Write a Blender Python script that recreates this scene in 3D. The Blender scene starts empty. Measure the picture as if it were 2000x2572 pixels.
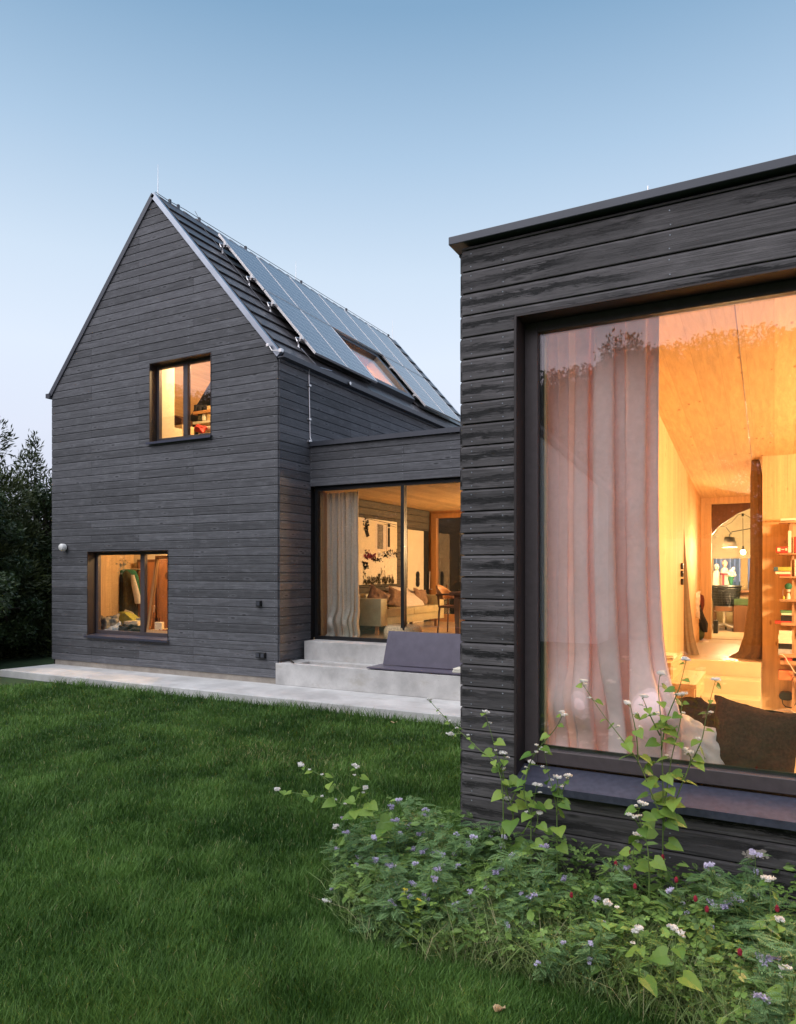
import bpy, math, random
import numpy as np
from mathutils import Vector, Matrix, noise as mnoise
random.seed(7); RNG = np.random.default_rng(7)
sc = bpy.context.scene; COL = sc.collection
# ---------------------------------------------------------------- camera geometry
F = 1792.; YH = 1438.; H = 1.715; PIT = .135
TH = math.atan(945/1792.); CT, ST = math.cos(TH), math.sin(TH)
def ray(px, py):
    u = (px-1000)/F; v = (YH-py)/F
    return (-ST+u*CT, CT+u*ST, v)
def at(px, py, t):
    d = ray(px, py); return (d[0]*t, d[1]*t, H+d[2]*t)
def onY(px, py, Y): return at(px, py, Y/ray(px, py)[1])
def onX(px, py, X): return at(px, py, X/ray(px, py)[0])
def onZ(px, py, Z): return at(px, py, (Z-H)/ray(px, py)[2])
# ---------------------------------------------------------------- materials
def newmat(name):
    m = bpy.data.materials.new(name); m.use_nodes = True
    nt = m.node_tree; nt.nodes.clear()
    return m, nt, nt.nodes, nt.links
def N(nt, t, **k):
    n = nt.nodes.new(t)
    for a, b in k.items():
        if a in n.inputs: n.inputs[a].default_value = b
        else: setattr(n, a, b)
    return n
def ramp(nt, fac, stops, interp='LINEAR'):
    r = nt.nodes.new('ShaderNodeValToRGB'); r.color_ramp.interpolation = interp
    e = r.color_ramp.elements
    while len(e) < len(stops): e.new(.5)
    for i, (p, c) in enumerate(stops):
        e[i].position = p
        e[i].color = (c, c, c, 1) if isinstance(c, (int, float)) else (*c, 1)
    nt.links.new(fac, r.inputs[0]); return r.outputs[0]
def mapped(nt, src, scale, loc=(0, 0, 0)):
    m = N(nt, 'ShaderNodeMapping'); m.inputs['Scale'].default_value = scale; m.inputs['Location'].default_value = loc
    nt.links.new(src, m.inputs[0]); return m.outputs[0]
def noise(nt, vec, scale, detail=4, rough=.55, dist=0):
    n = N(nt, 'ShaderNodeTexNoise'); n.inputs['Scale'].default_value = scale
    n.inputs['Detail'].default_value = detail; n.inputs['Roughness'].default_value = rough
    n.inputs['Distortion'].default_value = dist
    if vec is not None: nt.links.new(vec, n.inputs['Vector'])
    return n.outputs['Fac']
def mixc(nt, fac, a, b, mode='MIX'):
    m = nt.nodes.new('ShaderNodeMix'); m.data_type = 'RGBA'; m.blend_type = mode
    for sock, v in ((0, fac), (6, a), (7, b)):
        if isinstance(v, bpy.types.NodeSocket): nt.links.new(v, m.inputs[sock])
        elif isinstance(v, (int, float)): m.inputs[sock].default_value = v if sock == 0 else (v, v, v, 1)
        else: m.inputs[sock].default_value = (*v, 1)
    return m.outputs[2]
def math_(nt, op, a, b=None, c=None):
    m = nt.nodes.new('ShaderNodeMath'); m.operation = op
    for i, v in enumerate((a, b, c)):
        if v is None: continue
        if isinstance(v, bpy.types.NodeSocket): nt.links.new(v, m.inputs[i])
        else: m.inputs[i].default_value = v
    return m.outputs[0]
def finish(nt, color, rough=.6, bump=None, bstr=.3, bdist=.01, metallic=0, spec=.5, trans=None, **k):
    b = N(nt, 'ShaderNodeBsdfPrincipled'); L = nt.links
    b.inputs['Metallic'].default_value = metallic; b.inputs['Specular IOR Level'].default_value = spec
    if isinstance(rough, bpy.types.NodeSocket): L.new(rough, b.inputs['Roughness'])
    else: b.inputs['Roughness'].default_value = rough
    if isinstance(color, bpy.types.NodeSocket): L.new(color, b.inputs['Base Color'])
    else: b.inputs['Base Color'].default_value = (*color, 1)
    if bump is not None:
        bp = N(nt, 'ShaderNodeBump'); bp.inputs['Strength'].default_value = bstr; bp.inputs['Distance'].default_value = bdist
        L.new(bump, bp.inputs['Height']); L.new(bp.outputs[0], b.inputs['Normal'])
    o = N(nt, 'ShaderNodeOutputMaterial'); out = b.outputs[0]
    if trans is not None:
        t = N(nt, 'ShaderNodeBsdfTranslucent')
        if isinstance(color, bpy.types.NodeSocket): L.new(color, t.inputs[0])
        else: t.inputs[0].default_value = (*color, 1)
        mx = N(nt, 'ShaderNodeMixShader'); mx.inputs[0].default_value = trans
        L.new(out, mx.inputs[1]); L.new(t.outputs[0], mx.inputs[2]); out = mx.outputs[0]
    L.new(out, o.inputs[0])
def pos(nt): return N(nt, 'ShaderNodeNewGeometry').outputs['Position']
def objc(nt): return N(nt, 'ShaderNodeTexCoord').outputs['Object']
def simple(name, col, rough=.6, var=.25, scale=12, metallic=0, bstr=.15, trans=None, spec=.5, bdist=.004):
    m, nt, n, l = newmat(name)
    f = noise(nt, objc(nt), scale, 5)
    c = mixc(nt, ramp(nt, f, [(.3, 0.), (.7, 1.)]), tuple(x*(1-var) for x in col), tuple(min(1, x*(1+var)) for x in col))
    finish(nt, c, rough, f, bstr, bdist, metallic, spec, trans); return m

def cladding(name, base, weather=0., warm=0.):
    m, nt, n, l = newmat(name)
    uv = N(nt, 'ShaderNodeUVMap').outputs[0]
    bv = N(nt, 'ShaderNodeAttribute', attribute_name='bv').outputs['Fac']
    sep = N(nt, 'ShaderNodeSeparateXYZ'); l.new(uv, sep.inputs[0]); u, v = sep.outputs[0], sep.outputs[1]
    cmb = N(nt, 'ShaderNodeCombineXYZ'); l.new(u, cmb.inputs[0]); l.new(v, cmb.inputs[1]); l.new(math_(nt, 'MULTIPLY', bv, 41.), cmb.inputs[2])
    P = cmb.outputs[0]
    g1 = noise(nt, mapped(nt, P, (1.6, 9, 1)), 1., 6, .65, .6)      # broad grain
    g2 = noise(nt, mapped(nt, P, (14, 34, 1)), 1., 6, .75, .5)        # fine grain
    blotch = noise(nt, mapped(nt, P, (5., 1.6, 1)), 1., 3, .6)
    vo = N(nt, 'ShaderNodeTexVoronoi'); vo.inputs['Scale'].default_value = 1.; vo.inputs['Randomness'].default_value = .95
    l.new(mapped(nt, P, (2.6, 1.25, 1)), vo.inputs['Vector'])
    knot = ramp(nt, vo.outputs['Distance'], [(.06, 1.), (.15, 0.)])
    ring = ramp(nt, vo.outputs['Distance'], [(.08, 0.), (.16, 1.), (.3, 0.)])
    c0 = tuple(x*.52 for x in base); c1 = tuple(x*1.6 for x in base)
    c = mixc(nt, ramp(nt, g1, [(.3, 0.), (.72, 1.)]), c0, c1)
    c = mixc(nt, math_(nt, 'MULTIPLY', ramp(nt, g2, [(.42, 1.), (.54, 0.)]), .45), c, tuple(x*.5 for x in base))
    c = mixc(nt, math_(nt, 'MULTIPLY', ramp(nt, blotch, [(.5, 0.), (.75, 1.)]), .45), c, tuple(x*1.7 for x in base))
    # board to board tone
    hs = N(nt, 'ShaderNodeHueSaturation'); l.new(c, hs.inputs['Color'])
    l.new(math_(nt, 'ADD', math_(nt, 'MULTIPLY', bv, .55), .74), hs.inputs['Value']); c = hs.outputs[0]
    c = mixc(nt, math_(nt, 'MULTIPLY', knot, .9), c, tuple(x*.28 for x in base))
    c = mixc(nt, math_(nt, 'MULTIPLY', ring, .28), c, tuple(x*2.2 for x in base))
    hgt = math_(nt, 'ADD', g1, math_(nt, 'MULTIPLY', g2, .6))
    if weather:
        fv = math_(nt, 'FRACT', v)
        wob = noise(nt, mapped(nt, P, (1.1, .0, 1)), 1., 2)
        d = math_(nt, 'ABSOLUTE', math_(nt, 'ADD', math_(nt, 'SUBTRACT', fv, .5), math_(nt, 'MULTIPLY', math_(nt, 'SUBTRACT', wob, .5), 1.1)))
        band = ramp(nt, d, [(.0, 1.), (.26, 0.)])
        cr = noise(nt, mapped(nt, P, (10, 13, 1)), 1., 8, .85, .9)
        crk = ramp(nt, math_(nt, 'ADD', cr, math_(nt, 'MULTIPLY', band, .20)), [(.60, 0.), (.64, 1.)])
        lng = ramp(nt, noise(nt, mapped(nt, P, (.8, 0, 2)), 1., 2), [(.38, 0.), (.55, 1.)])
        amt = math_(nt, 'MULTIPLY', math_(nt, 'MULTIPLY', crk, lng), weather)
        c = mixc(nt, amt, c, tuple(x*.12 for x in base))
        edge = ramp(nt, noise(nt, mapped(nt, P, (14, 30, 3)), 1., 5, .8), [(.66, 0.), (.74, 1.)])
        c = mixc(nt, math_(nt, 'MULTIPLY', math_(nt, 'MULTIPLY', edge, band), .7*weather), c, (.30, .28, .26))
        hgt = math_(nt, 'SUBTRACT', hgt, math_(nt, 'MULTIPLY', amt, 1.2))
    rg = ramp(nt, g1, [(.2, .6), (.8, .8)])
    finish(nt, c, rg, hgt, .8, .005, spec=.4); return m

def timber(name, grain=2, plank=0, col=(.68, .46, .25), width=.14, knots=1., rough=.5, pv=.14):
    """pale spruce: grain along axis `grain`, glued boards laid side by side along axis `plank`"""
    m, nt, n, l = newmat(name); P = pos(nt)
    s = [18., 18., 18.]; s[grain] = .9
    g = noise(nt, mapped(nt, P, tuple(s)), 1.6, 5, .6, .5)
    sep = N(nt, 'ShaderNodeSeparateXYZ'); l.new(P, sep.inputs[0])
    idx = math_(nt, 'FLOOR', math_(nt, 'DIVIDE', sep.outputs[plank], width))
    wn = N(nt, 'ShaderNodeTexWhiteNoise', noise_dimensions='1D'); l.new(idx, wn.inputs['W'])
    c = mixc(nt, ramp(nt, g, [(.3, 0.), (.7, 1.)]), tuple(x*.83 for x in col), tuple(min(1, x*1.12) for x in col))
    hs = N(nt, 'ShaderNodeHueSaturation'); l.new(c, hs.inputs['Color'])
    l.new(math_(nt, 'ADD', math_(nt, 'MULTIPLY', wn.outputs['Value'], pv), 1-pv/2), hs.inputs['Value']); c = hs.outputs[0]
    if knots:
        ks = [12., 12., 12.]; ks[grain] = 4.5
        vo = N(nt, 'ShaderNodeTexVoronoi'); vo.inputs['Scale'].default_value = .8; l.new(mapped(nt, P, tuple(ks)), vo.inputs['Vector'])
        k = ramp(nt, vo.outputs['Distance'], [(.08, 1.), (.14, 0.)])
        pick = ramp(nt, noise(nt, P, 2.2, 1), [(.44, 0.), (.5, 1.)])
        c = mixc(nt, math_(nt, 'MULTIPLY', math_(nt, 'MULTIPLY', k, pick), .75*knots), c, (col[0]*.35, col[1]*.22, col[2]*.18))
    fr = math_(nt, 'FRACT', math_(nt, 'DIVIDE', sep.outputs[plank], width)); seam = ramp(nt, math_(nt, 'ABSOLUTE', math_(nt, 'SUBTRACT', fr, .5)), [(.485, 0.), (.495, 1.)])
    c = mixc(nt, math_(nt, 'MULTIPLY', seam, .35), c, (col[0]*.4, col[1]*.3, col[2]*.2))
    finish(nt, c, rough, g, .12, .003); return m

def glassmat(name, ior=1.75, tint=(.97, .98, .97)):
    m, nt, n, l = newmat(name)
    t = N(nt, 'ShaderNodeBsdfTransparent'); t.inputs[0].default_value = (*tint, 1)
    g = N(nt, 'ShaderNodeBsdfGlossy'); g.inputs['Roughness'].default_value = .0; g.inputs['Color'].default_value = (1, .97, .99, 1)
    ge = N(nt, 'ShaderNodeNewGeometry'); dt = N(nt, 'ShaderNodeVectorMath', operation='DOT_PRODUCT'); l.new(ge.outputs['Incoming'], dt.inputs[0]); l.new(ge.outputs['Normal'], dt.inputs[1])
    r0 = ((ior-1)/(ior+1))**2; sch = math_(nt, 'POWER', math_(nt, 'SUBTRACT', 1., math_(nt, 'ABSOLUTE', dt.outputs['Value'])), 5.)
    mx = N(nt, 'ShaderNodeMixShader'); l.new(math_(nt, 'MULTIPLY_ADD', sch, 1-r0, r0), mx.inputs[0]); l.new(t.outputs[0], mx.inputs[1]); l.new(g.outputs[0], mx.inputs[2])
    o = N(nt, 'ShaderNodeOutputMaterial'); l.new(mx.outputs[0], o.inputs[0]); return m

def emis(name, col, s):
    m, nt, n, l = newmat(name)
    e = N(nt, 'ShaderNodeEmission'); e.inputs[0].default_value = (*col, 1); e.inputs[1].default_value = s
    o = N(nt, 'ShaderNodeOutputMaterial'); l.new(e.outputs[0], o.inputs[0]); return m

def leafmat(name, a, b, dry=None, trans=.3, rough=.5, scale=2.0, spec=.4):
    m, nt, n, l = newmat(name)
    lv = N(nt, 'ShaderNodeAttribute', attribute_name='lv').outputs['Fac']
    big = noise(nt, pos(nt), scale, 2)
    f = math_(nt, 'ADD', math_(nt, 'MULTIPLY', lv, .75), math_(nt, 'MULTIPLY', ramp(nt, big, [(.35, 0.), (.65, 1.)]), .3))
    c = mixc(nt, f, a, b)
    if dry: c = mixc(nt, ramp(nt, lv, [(.93, 0.), (.97, 1.)]), c, dry)
    finish(nt, c, rough, None, spec=spec, trans=trans); return m

def concrete(name, col, stain=.4, sc_=3.):
    m, nt, n, l = newmat(name); P = pos(nt)
    big = noise(nt, P, sc_, 6, .6); fine = noise(nt, P, 70, 4, .7)
    c = mixc(nt, ramp(nt, big, [(.3, 0.), (.7, 1.)]), tuple(x*(1-stain*.35) for x in col), tuple(min(1, x*1.1) for x in col))
    c = mixc(nt, math_(nt, 'MULTIPLY', ramp(nt, fine, [(.35, 1.), (.5, 0.)]), .25), c, tuple(x*.7 for x in col))
    vo = N(nt, 'ShaderNodeTexVoronoi'); vo.inputs['Scale'].default_value = 17.; l.new(P, vo.inputs['Vector'])
    pit = ramp(nt, vo.outputs['Distance'], [(.06, 1.), (.1, 0.)])
    c = mixc(nt, math_(nt, 'MULTIPLY', pit, .6), c, tuple(x*.4 for x in col))
    st = ramp(nt, noise(nt, mapped(nt, P, (1.3, 4, 2.5)), 1.7, 5, .7), [(.56, 0.), (.72, 1.)])
    c = mixc(nt, math_(nt, 'MULTIPLY', st, stain*.5), c, (col[0]*.62, col[1]*.58, col[2]*.5))
    finish(nt, c, .8, math_(nt, 'SUBTRACT', fine, math_(nt, 'MULTIPLY', pit, 1.5)), .3, .003); return m

M = {}
M['clad'] = cladding('charcoal boards', (.104, .105, .115))
M['cladC'] = cladding('weathered charcoal boards', (.098, .090, .092), 1.)
M['cladi'] = cladding('lamplit charcoal boards', (.09, .08, .065))  # same charcoal as outside, warm room light browned into the colour
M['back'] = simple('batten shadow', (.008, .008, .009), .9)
M['metal'] = simple('anthracite sheet', (.07, .075, .092), .42, .12, 3, .2, .03)
M['zinc'] = simple('zinc trim', (.34, .37, .42), .32, .1, 3, .85, .03)
M['tile'] = simple('dark roof tile', (.075, .068, .072), .38, .3, 6, 0, .2)
M['frame'] = simple('dark brown window frame', (.085, .068, .07), .45, .12, 20, 0, .04)
M['reveal'] = simple('dark brown reveal', (.026, .018, .018), .55, .15, 8)
M['sill'] = simple('blue grey sill sheet', (.085, .09, .13), .38, .2, 30, .5, .08)
M['glass'] = glassmat('window glass', 1.88)
M['glasslow'] = glassmat('clear pane', 1.5)
M['conc'] = concrete('pale concrete', (.65, .63, .61), 1.1, 2.6)
M['slabm'] = concrete('terrace concrete', (.66, .645, .63), 1.1, 1.5)
M['plinth'] = concrete('plinth concrete', (.4, .35, .3), .9, 5)
M['wallwood'] = timber('spruce wall', 2, 0, rough=.75)
M['wallwoodY'] = timber('spruce wall side', 2, 1, rough=.75)
M['ceilwood'] = timber('spruce ceiling', 1, 0, (.62, .42, .21), .2, .8, .8, .3)
M['oak'] = timber('orange timber', 2, 0, (.52, .26, .1), .3, .3)
M['floorw'] = timber('floor boards', 0, 1, (.42, .30, .18), .16, .3, .3)
M['deskw'] = timber('desk wood', 1, 0, (.66, .48, .26), .3, .3)
M['shelfw'] = timber('shelf wood', 0, 2, (.46, .26, .15), .3, .2)
M['walnut'] = timber('dark chair wood', 2, 0, (.16, .07, .035), .3, 0, .35)
M['plaster'] = simple('cream plaster', (.75, .68, .52), .8, .05, 4)
M['whitestair'] = simple('pale stair screed', (.72, .62, .44), .5, .06, 5)
M['linen'] = simple('grey linen', (.64, .58, .5), .9, .12, 40, 0, .4, .25)
M['pink'] = simple('rose linen', (.92, .70, .68), .9, .05, 30, 0, .3, .08)
M['browncurt'] = simple('brown linen', (.27, .19, .12), .9, .12, 30, 0, .4, .15)
M['cream'] = simple('cream linen', (.72, .66, .60), .9, .08, 25, 0, .4, .1)
M['brownvel'] = simple('brown velvet', (.075, .034, .018), .9, .35, 60, 0, .6, spec=.1)
M['sofa'] = simple('olive cream leather', (.45, .40, .24), .42, .12, 9, 0, .2)
M['taupe'] = simple('taupe cushion', (.26, .17, .12), .85, .2, 30)
M['black'] = simple('black plastic', (.012, .012, .013), .4, .2)
M['white'] = simple('white enamel', (.8, .8, .78), .4, .04)
M['alu'] = simple('bright aluminium', (.75, .72, .72), .35, .1, 20, .8, .02)
M['ply'] = simple('violet film faced plywood', (.105, .092, .13), .36, .14, 7, 0, .05)
M['plyedge'] = simple('plywood edge', (.22, .16, .11), .7, .3, 60)
M['paper'] = simple('paper white', (.78, .74, .62), .7, .05)
M['red'] = simple('red print', (.55, .06, .05), .5, .2)
M['orange'] = simple('orange box', (.6, .2, .09), .5, .25, 20)
M['green'] = simple('green print', (.1, .25, .12), .5, .2)
M['lime'] = simple('lime cover', (.42, .42, .08), .5, .2)
M['blue'] = simple('blue print', (.06, .13, .2), .5, .2)
M['greyf'] = simple('grey patterned cotton', (.23, .22, .2), .9, .45, 16)
M['lightf'] = simple('pale blue grey cotton', (.42, .44, .47), .9, .2, 20)
M['darkf'] = simple('black wool', (.018, .017, .02), .95, .4, 30)
M['greenf'] = simple('green knit', (.03, .16, .1), .9, .3, 30)
M['olivef'] = simple('olive wool', (.075, .065, .035), .95, .3, 30)
M['crimson'] = simple('crimson knit', (.2, .02, .05), .9, .4, 30)
M['skin'] = simple('doll cotton', (.62, .36, .28), .8, .1)
M['hair'] = simple('auburn yarn', (.13, .025, .015), .85, .3, 50)
M['wicker'] = simple('straw wicker', (.5, .36, .2), .8, .4, 45, 0, .8, bdist=.01)
M['greenglass'] = simple('green glass', (.06, .1, .05), .12, .2)
M['cupboard'] = timber('red brown cupboard', 2, 0, (.40, .17, .075), .35, .3)
M['stem'] = simple('green stem', (.13, .2, .05), .6, .3, 8)
M['bark'] = simple('dark bark', (.04, .03, .022), .9, .4, 10)
M['buck'] = leafmat('buckwheat leaf', (.10, .22, .035), (.32, .45, .08), None, .32)
M['phac'] = leafmat('phacelia leaf', (.04, .12, .035), (.27, .42, .16), (.2, .22, .07), .12)
M['cover'] = leafmat('bed undergrowth', (.025, .075, .014), (.27, .42, .09), (.26, .25, .1), .12)
M['grass'] = leafmat('lawn blade', (.020, .070, .008), (.19, .35, .075), (.42, .40, .18), .22, .5, 1.1, .35)
M['stalk'] = leafmat('pale stalk', (.12, .2, .05), (.42, .52, .2), (.5, .45, .25), .2)
M['hedge'] = leafmat('hedge leaf', (.02, .04, .014), (.07, .11, .035), None, .1, .5)
M['needle'] = leafmat('conifer spray', (.022, .04, .012), (.09, .11, .03), None, .08, .55)
M['farleaf'] = leafmat('far leaf', (.02, .03, .012), (.05, .065, .025), None, .1)
M['petal'] = simple('white petal', (.97, .95, .92), .7, .03, 60, 0, .1, .45)
M['lilac'] = simple('lilac petal', (.66, .60, .76), .7, .2, 90, 0, .2, .25)
M['yellow'] = simple('yellow petal', (.7, .6, .06), .7, .1)
M['bloodred'] = simple('crimson clover bloom', (.3, .01, .03), .8, .3, 90)
M['bulb'] = emis('lit bulb', (1, .78, .45), 60)
M['shade'] = emis('lit shade inside', (1, .8, .5), 14)
def panelmat():
    m, nt, n, l = newmat('solar cells')
    uv = N(nt, 'ShaderNodeUVMap').outputs[0]
    sep = N(nt, 'ShaderNodeSeparateXYZ'); l.new(uv, sep.inputs[0])
    def line(s, k, w):
        f = math_(nt, 'FRACT', math_(nt, 'MULTIPLY', s, k))
        return ramp(nt, math_(nt, 'ABSOLUTE', math_(nt, 'SUBTRACT', f, .5)), [(.5-w, 0.), (.5-w*.4, 1.)])
    g = math_(nt, 'MAXIMUM', line(sep.outputs[0], 6, .05), line(sep.outputs[1], 10, .05))
    bus = math_(nt, 'MULTIPLY', line(sep.outputs[0], 18, .09), .4)
    tone = noise(nt, mapped(nt, uv, (6, 10, 1)), 1.2, 2)
    c = mixc(nt, ramp(nt, tone, [(.3, 0.), (.7, 1.)]), (.12, .14, .18), (.15, .175, .215))
    c = mixc(nt, math_(nt, 'MAXIMUM', g, bus), c, (.48, .51, .55))
    finish(nt, c, .16, spec=1.); return m
M['cells'] = panelmat()
# ---------------------------------------------------------------- mesh builder
LOC = {}
def tag(o, label=None, cat=None, group=None, kind=None):
    if label: o['label'] = label
    if cat: o['category'] = cat
    if group: o['group'] = group
    if kind: o['kind'] = kind
    return o
def empty(name, loc, label, cat, group=None, rz=0):
    o = bpy.data.objects.new(name, None); o.empty_display_size = .1
    o.location = loc; o.rotation_euler = (0, 0, rz); COL.objects.link(o); LOC[o.name] = Vector(loc)
    return tag(o, label, cat, group)
class MB:
    def __init__(s): s.v = []; s.f = []; s.uv = []; s.a = []; s.mi = []; s.cur = 0
    def poly(s, pts, uv=None, a=.5):
        b = len(s.v); s.v += [tuple(p) for p in pts]; s.f.append(tuple(range(b, b+len(pts))))
        s.uv.append(uv if uv else [(0, 0)]*len(pts)); s.a.append(a); s.mi.append(s.cur); return s
    def hexa(s, p, a=.5, uvs=None):
        b = len(s.v); s.v += [tuple(q) for q in p]
        for k, f in enumerate(((0, 3, 2, 1), (4, 5, 6, 7), (0, 1, 5, 4), (1, 2, 6, 5), (2, 3, 7, 6), (3, 0, 4, 7))):
            s.f.append(tuple(b+i for i in f)); s.uv.append([uvs[i] for i in f] if uvs else [(0, 0)]*4); s.a.append(a); s.mi.append(s.cur)
        return s
    def box(s, x0, x1, y0, y1, z0, z1, a=.5):
        if x0 > x1: x0, x1 = x1, x0
        if y0 > y1: y0, y1 = y1, y0
        if z0 > z1: z0, z1 = z1, z0
        return s.hexa([(x0, y0, z0), (x1, y0, z0), (x1, y1, z0), (x0, y1, z0), (x0, y0, z1), (x1, y0, z1), (x1, y1, z1), (x0, y1, z1)], a)
    def rbox(s, x0, x1, y0, y1, z0, z1, r=.02, a=.5):
        """box with softened vertical-profile edges: three stacked insets"""
        lv = [(z0, r), (z0+r, 0), (z1-r, 0), (z1, r)]
        rings = []
        for z, i in lv: rings.append([(x0+i, y0+i, z), (x1-i, y0+i, z), (x1-i, y1-i, z), (x0+i, y1-i, z)])
        b = len(s.v)
        for rg in rings: s.v += rg
        for k in range(3):
            for j in range(4):
                s.f.append((b+4*k+j, b+4*k+(j+1) % 4, b+4*k+4+(j+1) % 4, b+4*k+4+j)); s.uv.append([(0, 0)]*4); s.a.append(a); s.mi.append(s.cur)
        for f in ((b+3, b+2, b+1, b), (b+12, b+13, b+14, b+15)):
            s.f.append(f); s.uv.append([(0, 0)]*4); s.a.append(a); s.mi.append(s.cur)
        return s
    def prism(s, pts, vec):
        """closed polygon extruded by vec"""
        n = len(pts); q = [tuple(p[i]+vec[i] for i in range(3)) for p in pts]
        s.poly(pts[::-1]); s.poly(q)
        for i in range(n): s.poly([pts[i], pts[(i+1) % n], q[(i+1) % n], q[i]])
        return s
    def tube(s, path, r, n=6, a=.5):
        path = [Vector(p) for p in path]; b = len(s.v); m = len(path)
        for i, p in enumerate(path):
            t = (path[min(i+1, m-1)]-path[max(i-1, 0)])
            if t.length < 1e-9: t = Vector((0, 0, 1))
            t.normalize(); u = t.cross(Vector((0, 0, 1)) if abs(t.z) < .9 else Vector((1, 0, 0))).normalized(); w = t.cross(u)
            rr = r[i] if isinstance(r, (list, tuple)) else r
            for k in range(n):
                an = 2*math.pi*k/n; s.v.append(tuple(p+(u*math.cos(an)+w*math.sin(an))*rr))
        for i in range(m-1):
            for k in range(n):
                s.f.append((b+i*n+k, b+i*n+(k+1) % n, b+(i+1)*n+(k+1) % n, b+(i+1)*n+k)); s.uv.append([(0, 0)]*4); s.a.append(a); s.mi.append(s.cur)
        for i in (0, m-1):
            f = tuple(b+i*n+k for k in range(n)); s.f.append(f if i else f[::-1]); s.uv.append([(0, 0)]*n); s.a.append(a); s.mi.append(s.cur)
        return s
    def lathe(s, c, prof, n=20, axis='z'):
        b = len(s.v)
        for r, h in prof:
            for k in range(n):
                an = 2*math.pi*k/n; x, y = r*math.cos(an), r*math.sin(an)
                p = (x, y, h) if axis == 'z' else ((x, h, y) if axis == 'y' else (h, x, y))
                s.v.append((c[0]+p[0], c[1]+p[1], c[2]+p[2]))
        for i in range(len(prof)-1):
            for k in range(n):
                s.f.append((b+i*n+k, b+i*n+(k+1) % n, b+(i+1)*n+(k+1) % n, b+(i+1)*n+k)); s.uv.append([(0, 0)]*4); s.a.append(.5); s.mi.append(s.cur)
        return s
    def ball(s, c, r, n=8, sq=(1, 1, 1)):
        m = n//2+1; b = len(s.v)
        for i in range(m+1):
            ph = math.pi*i/m
            for k in range(n):
                an = 2*math.pi*k/n
                s.v.append((c[0]+sq[0]*r*math.sin(ph)*math.cos(an), c[1]+sq[1]*r*math.sin(ph)*math.sin(an), c[2]-sq[2]*r*math.cos(ph)))
        for i in range(m):
            for k in range(n):
                s.f.append((b+i*n+k, b+i*n+(k+1) % n, b+(i+1)*n+(k+1) % n, b+(i+1)*n+k)); s.uv.append([(0, 0)]*4); s.a.append(.5); s.mi.append(s.cur)
        return s
    def grid(s, P, a=.5):
        """P: rows of points"""
        b = len(s.v); R = len(P); Cn = len(P[0])
        for row in P: s.v += [tuple(p) for p in row]
        for i in range(R-1):
            for j in range(Cn-1):
                s.f.append((b+i*Cn+j, b+i*Cn+j+1, b+(i+1)*Cn+j+1, b+(i+1)*Cn+j)); s.uv.append([(0, 0)]*4); s.a.append(a); s.mi.append(s.cur)
        return s
    def build(s, name, mats, parent=None, smooth=False, attr='bv', bevel=0, origin=None, sub=0, solid=0):
        root = parent
        while root is not None and root.parent is not None: root = root.parent
        off = LOC[root.name] if root is not None else (Vector(origin) if origin else Vector((0, 0, 0)))
        me = bpy.data.meshes.new(name)
        me.from_pydata([(p[0]-off[0], p[1]-off[1], p[2]-off[2]) for p in s.v], [], s.f)
        uvl = me.uv_layers.new(name='UVMap')
        flat = [c for u in s.uv for q in u for c in q]; uvl.data.foreach_set('uv', flat)
        at_ = me.attributes.new(attr, 'FLOAT', 'FACE'); at_.data.foreach_set('value', s.a)
        for m in (mats if isinstance(mats, (list, tuple)) else [mats]): me.materials.append(m)
        me.polygons.foreach_set('material_index', s.mi)
        if smooth: me.polygons.foreach_set('use_smooth', [True]*len(s.f))
        me.update(); o = bpy.data.objects.new(name, me); COL.objects.link(o)
        if root is None: o.location = off; LOC[o.name] = off
        else: o.parent = parent
        if solid:
            md = o.modifiers.new('s', 'SOLIDIFY'); md.thickness = solid
        if bevel:
            md = o.modifiers.new('b', 'BEVEL'); md.width = bevel; md.segments = 2; md.limit_method = 'ANGLE'
        if sub:
            md = o.modifiers.new('u', 'SUBSURF'); md.levels = sub; md.render_levels = sub
        return o
def bx(name, mat, parent, *c, bevel=0): return MB().box(*c).build(name, mat, parent, bevel=bevel)
def npmesh(name, V, Fq, mat, attrv=None, parent=None, loc=None):
    """V (n,3), Fq (m,k) faces of equal size, attrv per face"""
    me = bpy.data.meshes.new(name); m, k = Fq.shape
    me.vertices.add(len(V)); me.vertices.foreach_set('co', np.ascontiguousarray(V, dtype=np.float32).ravel())
    me.loops.add(m*k); me.loops.foreach_set('vertex_index', Fq.astype(np.int32).ravel())
    me.polygons.add(m); me.polygons.foreach_set('loop_start', np.arange(0, m*k, k, dtype=np.int32))
    if attrv is not None:
        a = me.attributes.new('lv', 'FLOAT', 'FACE'); a.data.foreach_set('value', attrv.astype(np.float32))
    me.materials.append(mat); me.update(calc_edges=True)
    o = bpy.data.objects.new(name, me); COL.objects.link(o)
    if parent is not None: o.parent = parent
    if loc is not None: o.location = loc
    return o
def dup(root, loc, rz=0, s=1., label=None, group=None):
    r = root.copy(); COL.objects.link(r); r.location = loc; r.rotation_euler = (0, 0, rz); r.scale = (s, s, s)
    if label: r['label'] = label
    if group: r['group'] = group
    for ch in list(root.children):
        c = ch.copy(); COL.objects.link(c); c.parent = r
        for g in ch.children:
            d = g.copy(); COL.objects.link(d); d.parent = c
    return r
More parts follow.
